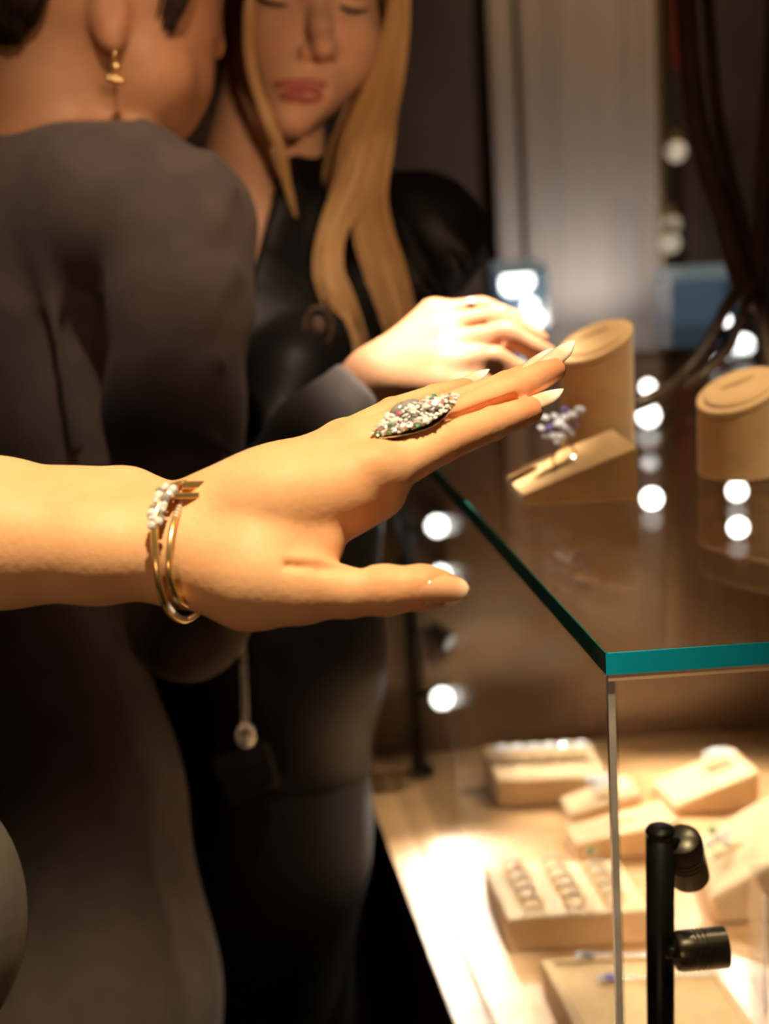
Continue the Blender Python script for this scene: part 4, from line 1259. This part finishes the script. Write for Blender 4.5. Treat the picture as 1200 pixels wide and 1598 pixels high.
fq.chain([C(395, 360, 1.41, .060), C(410, 250, 1.39, .050), C(430, 120, 1.385, .052)], 0.03)
fq.ell(cc(478, -95, 1.365), (.076, .090, .092), 0.03)
fq.ell(cc(483, 0, 1.320), (.061, .088, .066), 0.03)
fq.chain([C(483, 70, 1.315, .046), C(470, 120, 1.300, .037), C(457, 178, 1.285, .0185)], 0.03)
fq.ell(cc(415, 70, 1.330), (.020, .034, .030), 0.03)
fq.ell(cc(545, 72, 1.315), (.022, .030, .030), 0.03)
fq.ell(cc(440, 50, 1.283), (.017, .015, .014), 0.025)
fq.ell(cc(548, 55, 1.283), (.015, .014, .014), 0.025)
fq.ell(cc(456, 184, 1.272), (.013, .012, .012), 0.018)
# brow, sockets, lids
fq.ell(cc(432, -6, 1.250), (.019, .0125, .011), 0.012, carve=True)
fq.ell(cc(551, 4, 1.252), (.017, .0125, .011), 0.012, carve=True)
fq.ell(cc(432, -2, 1.275), (.0135, .0105, .011), 0.004)
fq.ell(cc(552, 8, 1.276), (.0130, .0105, .011), 0.004)
# nose
fq.chain([C(494, -18, 1.262, .0080), C(500, 40, 1.246, .0085), C(505, 72, 1.236, .0112)], 0.012)
fq.ell(cc(479, 80, 1.248), (.0075, .0068, .0080), 0.005)
fq.ell(cc(522, 80, 1.250), (.0065, .0066, .0080), 0.005)
fq.ell(cc(486, 92, 1.240), (.0036, .0022, .004), 0.002, carve=True)
fq.ell(cc(514, 91, 1.240), (.0032, .0022, .004), 0.002, carve=True)
# mouth muzzle, lips as relief
fq.ell(cc(472, 138, 1.272), (.026, .020, .016), 0.018)
fq.ell(cc(469, 132, 1.2565), (.0225, .0050, .0060), 0.004)
fq.ell(cc(470, 151, 1.2565), (.0190, .0068, .0070), 0.004)
fq.cone(cc(428, 137, 1.2500), cc(508, 141, 1.2500), .0010, .0010, 0.003, carve=True)
field_obj('body', fq, M['skin_fair'], pb_, 2, [(cc(505, 75, 1.235), .014, .5), (cc(440, 60, 1.26), .022, .35), (cc(548, 62, 1.265), .02, .35), (cc(456, 190, 1.26), .014, .3)])
# lips as their own coloured surface just over the relief
fl_ = Field(cc(410, 172, 1.27) - np.array((0, 0, .035)), cc(530, 112, 1.25) + np.array((0, 0, .03)), 0.0009)
fl_.ell(cc(458, 132, 1.2562), (.0185, .0050, .0064), 0.003)
fl_.ell(cc(484, 133, 1.2562), (.0150, .0050, .0064), 0.003)
fl_.ell(cc(470, 150, 1.2558), (.0195, .0072, .0076), 0.002)
fl_.cone(cc(424, 137, 1.2485), cc(512, 141, 1.2485), .0009, .0009, 0.002, carve=True)
field_obj('lips', fl_, M['lips'], pb_, 1)
strands('eyelashes', [(402, -2, 1.268, 2), (430, 7, 1.259, 3), (460, 6, 1.266, 2)], 60, 0.0009, M['lash'], pb_, 6)
strands('eyelashes', [(528, 9, 1.266, 2), (552, 17, 1.260, 3), (577, 14, 1.270, 2)], 60, 0.0009, M['lash'], pb_, 7)
strands('eyebrow', [(398, -42, 1.265, 4), (432, -56, 1.254, 5), (466, -46, 1.258, 4)], 50, 0.0005, M['brow'], pb_, 8)
strands('eyebrow', [(522, -44, 1.258, 4), (556, -48, 1.256, 5), (584, -34, 1.272, 3)], 50, 0.0005, M['brow'], pb_, 9)
# jacket with open V neck
fj = Field((cc(60, 0, 1.45)[0] - .01, cc(0, 1190, 1.4)[1], 1.14), (cc(770, 0, 1.38)[0] + .01, cc(0, 170, 1.35)[1], 1.64), 0.0034)
blonde_body(fj, 0.009)
fj.chain([C(452, 215, 1.375, .012), C(448, 300, 1.335, .014), C(405, 430, 1.310, .014), C(372, 520, 1.300, .014), C(372, 900, 1.310, .012)], 0.02)     # lapel edge
fj.chain([C(470, 210, 1.44, .020), C(430, 200, 1.47, .020)], 0.02)
for a, b, r in [((640, 300, 1.33), (720, 390, 1.325), .006), ((620, 340, 1.315), (700, 480, 1.305), .007), ((690, 300, 1.345), (735, 420, 1.33), .006), ((560, 420, 1.31), (640, 560, 1.29), .006)]:
    fj.cone(cc(*a), cc(*b), r * .5, r, 0.014)
X, Y, Z = fj.grid()
pxg, pyg = px_of(X, Y, Z)
vline = np.where(pyg < 270, 446 - (pyg - 190) * 0.1, 438 - (pyg - 270) * 0.29)
vcut = np.maximum(np.maximum(pxg - vline, pyg - 520), 150 - pxg) * (1.35 / FPX)
fj.cut(np.broadcast_to(np.where(np.broadcast_to(Z, fj.F.shape) < 1.42, vcut, 1), fj.F.shape), 0.004)
field_obj('jacket', fj, M['leather'], pb_, 2)
# trousers down to the floor
ft = Field((cc(180, 0, 1.5)[0], cc(0, 2600, 1.45)[1], 1.20), (cc(640, 0, 1.45)[0], cc(0, 980, 1.4)[1], 1.66), 0.006)
ft.chain([C(436, 1040, 1.345, .085), C(388, 1300, 1.37, .108), C(370, 1620, 1.41, .111)], 0.05)
ft.chain([C(335, 1600, 1.43, .080), C(340, 2000, 1.51, .066), C(345, 2560, 1.60, .05)], 0.04)
ft.chain([C(415, 1600, 1.41, .080), C(425, 2000, 1.47, .066), C(440, 2560, 1.56, .05)], 0.04)
field_obj('trousers', ft, M['black_cloth'], pb_, 2)
# long blonde hair
fhb = Field((cc(330, 0, 1.4)[0], cc(0, 40, 1.3)[1], 1.24), (cc(680, 0, 1.4)[0], cc(0, -330, 1.3)[1], 1.52), 0.004)
fhb.ell(cc(480, -120, 1.380), (.086, .088, .098), 0.02)
X, Y, Z = fhb.grid(); pxg, pyg = px_of(X, Y, Z)
fhb.cut(np.broadcast_to(np.maximum(np.maximum(-(pyg + 150), np.abs(pxg - 485) - 96) * (1.3 / FPX), Z - 1.37), fhb.F.shape), 0.004)
field_obj('hair', fhb, M['blonde'], pb_, 2)
def lock(keys, n, seed, core=0.60, r=0.0013):
    ks = smooth_path([(*cc(x, y, d), rp(rr, d)) for x, y, d, rr in keys], 7)
    P = cam2world(np.array([k[:3] for k in ks]))
    o = tube('hair_lock', [Vector(p) for p in P], [max(0.0006, k[3] * core) for k in ks], M['blonde'], pb_, 14)
    s = strands('hair_strands', keys, n, r, M['blonde'], pb_, seed)
    s['kind'] = 'stuff'
lock([(560, -150, 1.33, 26), (606, -60, 1.32, 22), (622, 0, 1.315, 17), (606, 107, 1.31, 26), (572, 215, 1.30, 36), (552, 287, 1.295, 30), (520, 358, 1.29, 22), (512, 420, 1.285, 24), (528, 470, 1.28, 26), (552, 538, 1.275, 24), (580, 610, 1.27, 18)], 230, 21)
lock([(606, 120, 1.32, 18), (590, 230, 1.31, 24), (578, 300, 1.305, 26), (582, 358, 1.30, 32), (600, 420, 1.295, 34), (614, 470, 1.29, 33), (630, 530, 1.285, 28), (650, 600, 1.28, 20)], 200, 22)
lock([(575, -80, 1.36, 16), (592, 20, 1.355, 14), (575, 100, 1.35, 14), (552, 180, 1.345, 18), (530, 250, 1.34, 22), (515, 330, 1.335, 16)], 120, 23)
lock([(400, -90, 1.285, 9), (390, 0, 1.275, 8), (388, 70, 1.270, 8), (398, 130, 1.268, 8), (418, 185, 1.270, 10), (436, 235, 1.285, 11), (448, 290, 1.30, 8), (462, 340, 1.31, 5)], 70, 24, 0.5, 0.0008)
lock([(390, -100, 1.40, 24), (372, -20, 1.41, 24), (362, 70, 1.43, 22), (352, 150, 1.45, 18)], 150, 25)
# brooch on the jacket
bro = empty('brooch', at(497, 512, 1.254)); tag(bro, 'small dark round brooch on the black jacket', 'brooch')
tube('rim', [at(497 + 22 * math.cos(2 * math.pi * k / 24), 510 + 30 * math.sin(2 * math.pi * k / 24), 1.253) for k in range(24)], 0.0022, M['bronze'], bro, 8, True)
from_bm('disc', lathe_bm(at(497, 510, 1.256), -ray(497, 510), [(0.010, 0), (0.010, 0.003), (0.004, 0.005)], 20), M['bronze'], bro, True)
# handbag with silver chain
hb = empty('handbag', at(385, 1255, 1.225)); tag(hb, 'small black handbag on a silver chain strap by the jacket', 'handbag')
dB = 1.212
bevel(from_bm('bag_body', hexa_bm([at(352, 1258, dB), at(432, 1222, dB), at(440, 1225, dB + .04), at(360, 1262, dB + .04)], [at(330, 1186, dB), at(412, 1156, dB), at(420, 1158, dB + .04), at(338, 1188, dB + .04)]), M['leather'], hb), 0.004, 3)
bevel(from_bm('flap', hexa_bm([at(338, 1222, dB - .004), at(424, 1188, dB - .004), at(424, 1188, dB - .0005), at(338, 1222, dB - .0005)], [at(328, 1183, dB - .004), at(413, 1152, dB - .004), at(413, 1152, dB - .0005), at(328, 1183, dB - .0005)]), M['leather'], hb), 0.002, 2)
chp = smooth_path([(*at(x, y, d),) for x, y, d in ((366, 560, 1.235), (368, 650, 1.230), (372, 780, 1.222), (377, 950, 1.216), (382, 1100, 1.210), (383, 1142, 1.207))], 12)
for k in range(0, len(chp) - 1):
    c = Vector(chp[k]); dirv = (Vector(chp[k + 1]) - c)
    L = dirv.length; dirv.normalize()
    s1 = dirv.orthogonal().normalized()
    if k % 2: s1 = dirv.cross(s1)
    tube('chain_link', [c + dirv * (0.60 * L * math.cos(2 * math.pi * q_ / 12)) + s1 * (0.0034 * math.sin(2 * math.pi * q_ / 12)) for q_ in range(12)], 0.0011, M['silver'], hb, 5, True)
tube('strap_ring', [at(383 + 13 * math.cos(2 * math.pi * k / 20), 1148 + 17 * math.sin(2 * math.pi * k / 20), 1.205) for k in range(20)], 0.0020, M['silver'], hb, 8, True)
from_bm('clasp', lathe_bm(at(382, 1138, 1.207), (0, 0, -1), [(0.003, 0), (0.0062, 0.004), (0.0062, 0.011), (0.002, 0.016)], 16), M['silver'], hb, True)
# pale rounded bag edge at the lower left
dG = 0.575
pbag = empty('shoulder_bag', at(-90, 1600, dG)); tag(pbag, 'pale grey rounded bag cut off by the lower left frame edge', 'bag')
fpb = Field(cc(-420, 1720, dG) - np.array((0, 0, .06)), cc(60, 1150, dG) + np.array((0, 0, .06)), 0.003)
fpb.ell(cc(-92, 1425, dG), (.0318, .0480, .030), 0.015)
fpb.ell(cc(-170, 1450, dG), (.046, .056, .034), 0.02)
field_obj('bag_body', fpb, M['pale_leather'], pbag, 2)
tube('strap', smooth_path([(*at(x, y, d),) for x, y, d in ((-190, 1285, dG), (-190, 1050, .560), (-185, 900, .545), (-185, 760, .552), (-185, 668, .590), (-180, 690, .640), (-175, 820, .668), (-165, 1000, .650), (-150, 1200, .605), (-140, 1290, dG + .01))], 8), 0.003, M['pale_leather'], pbag, 8)
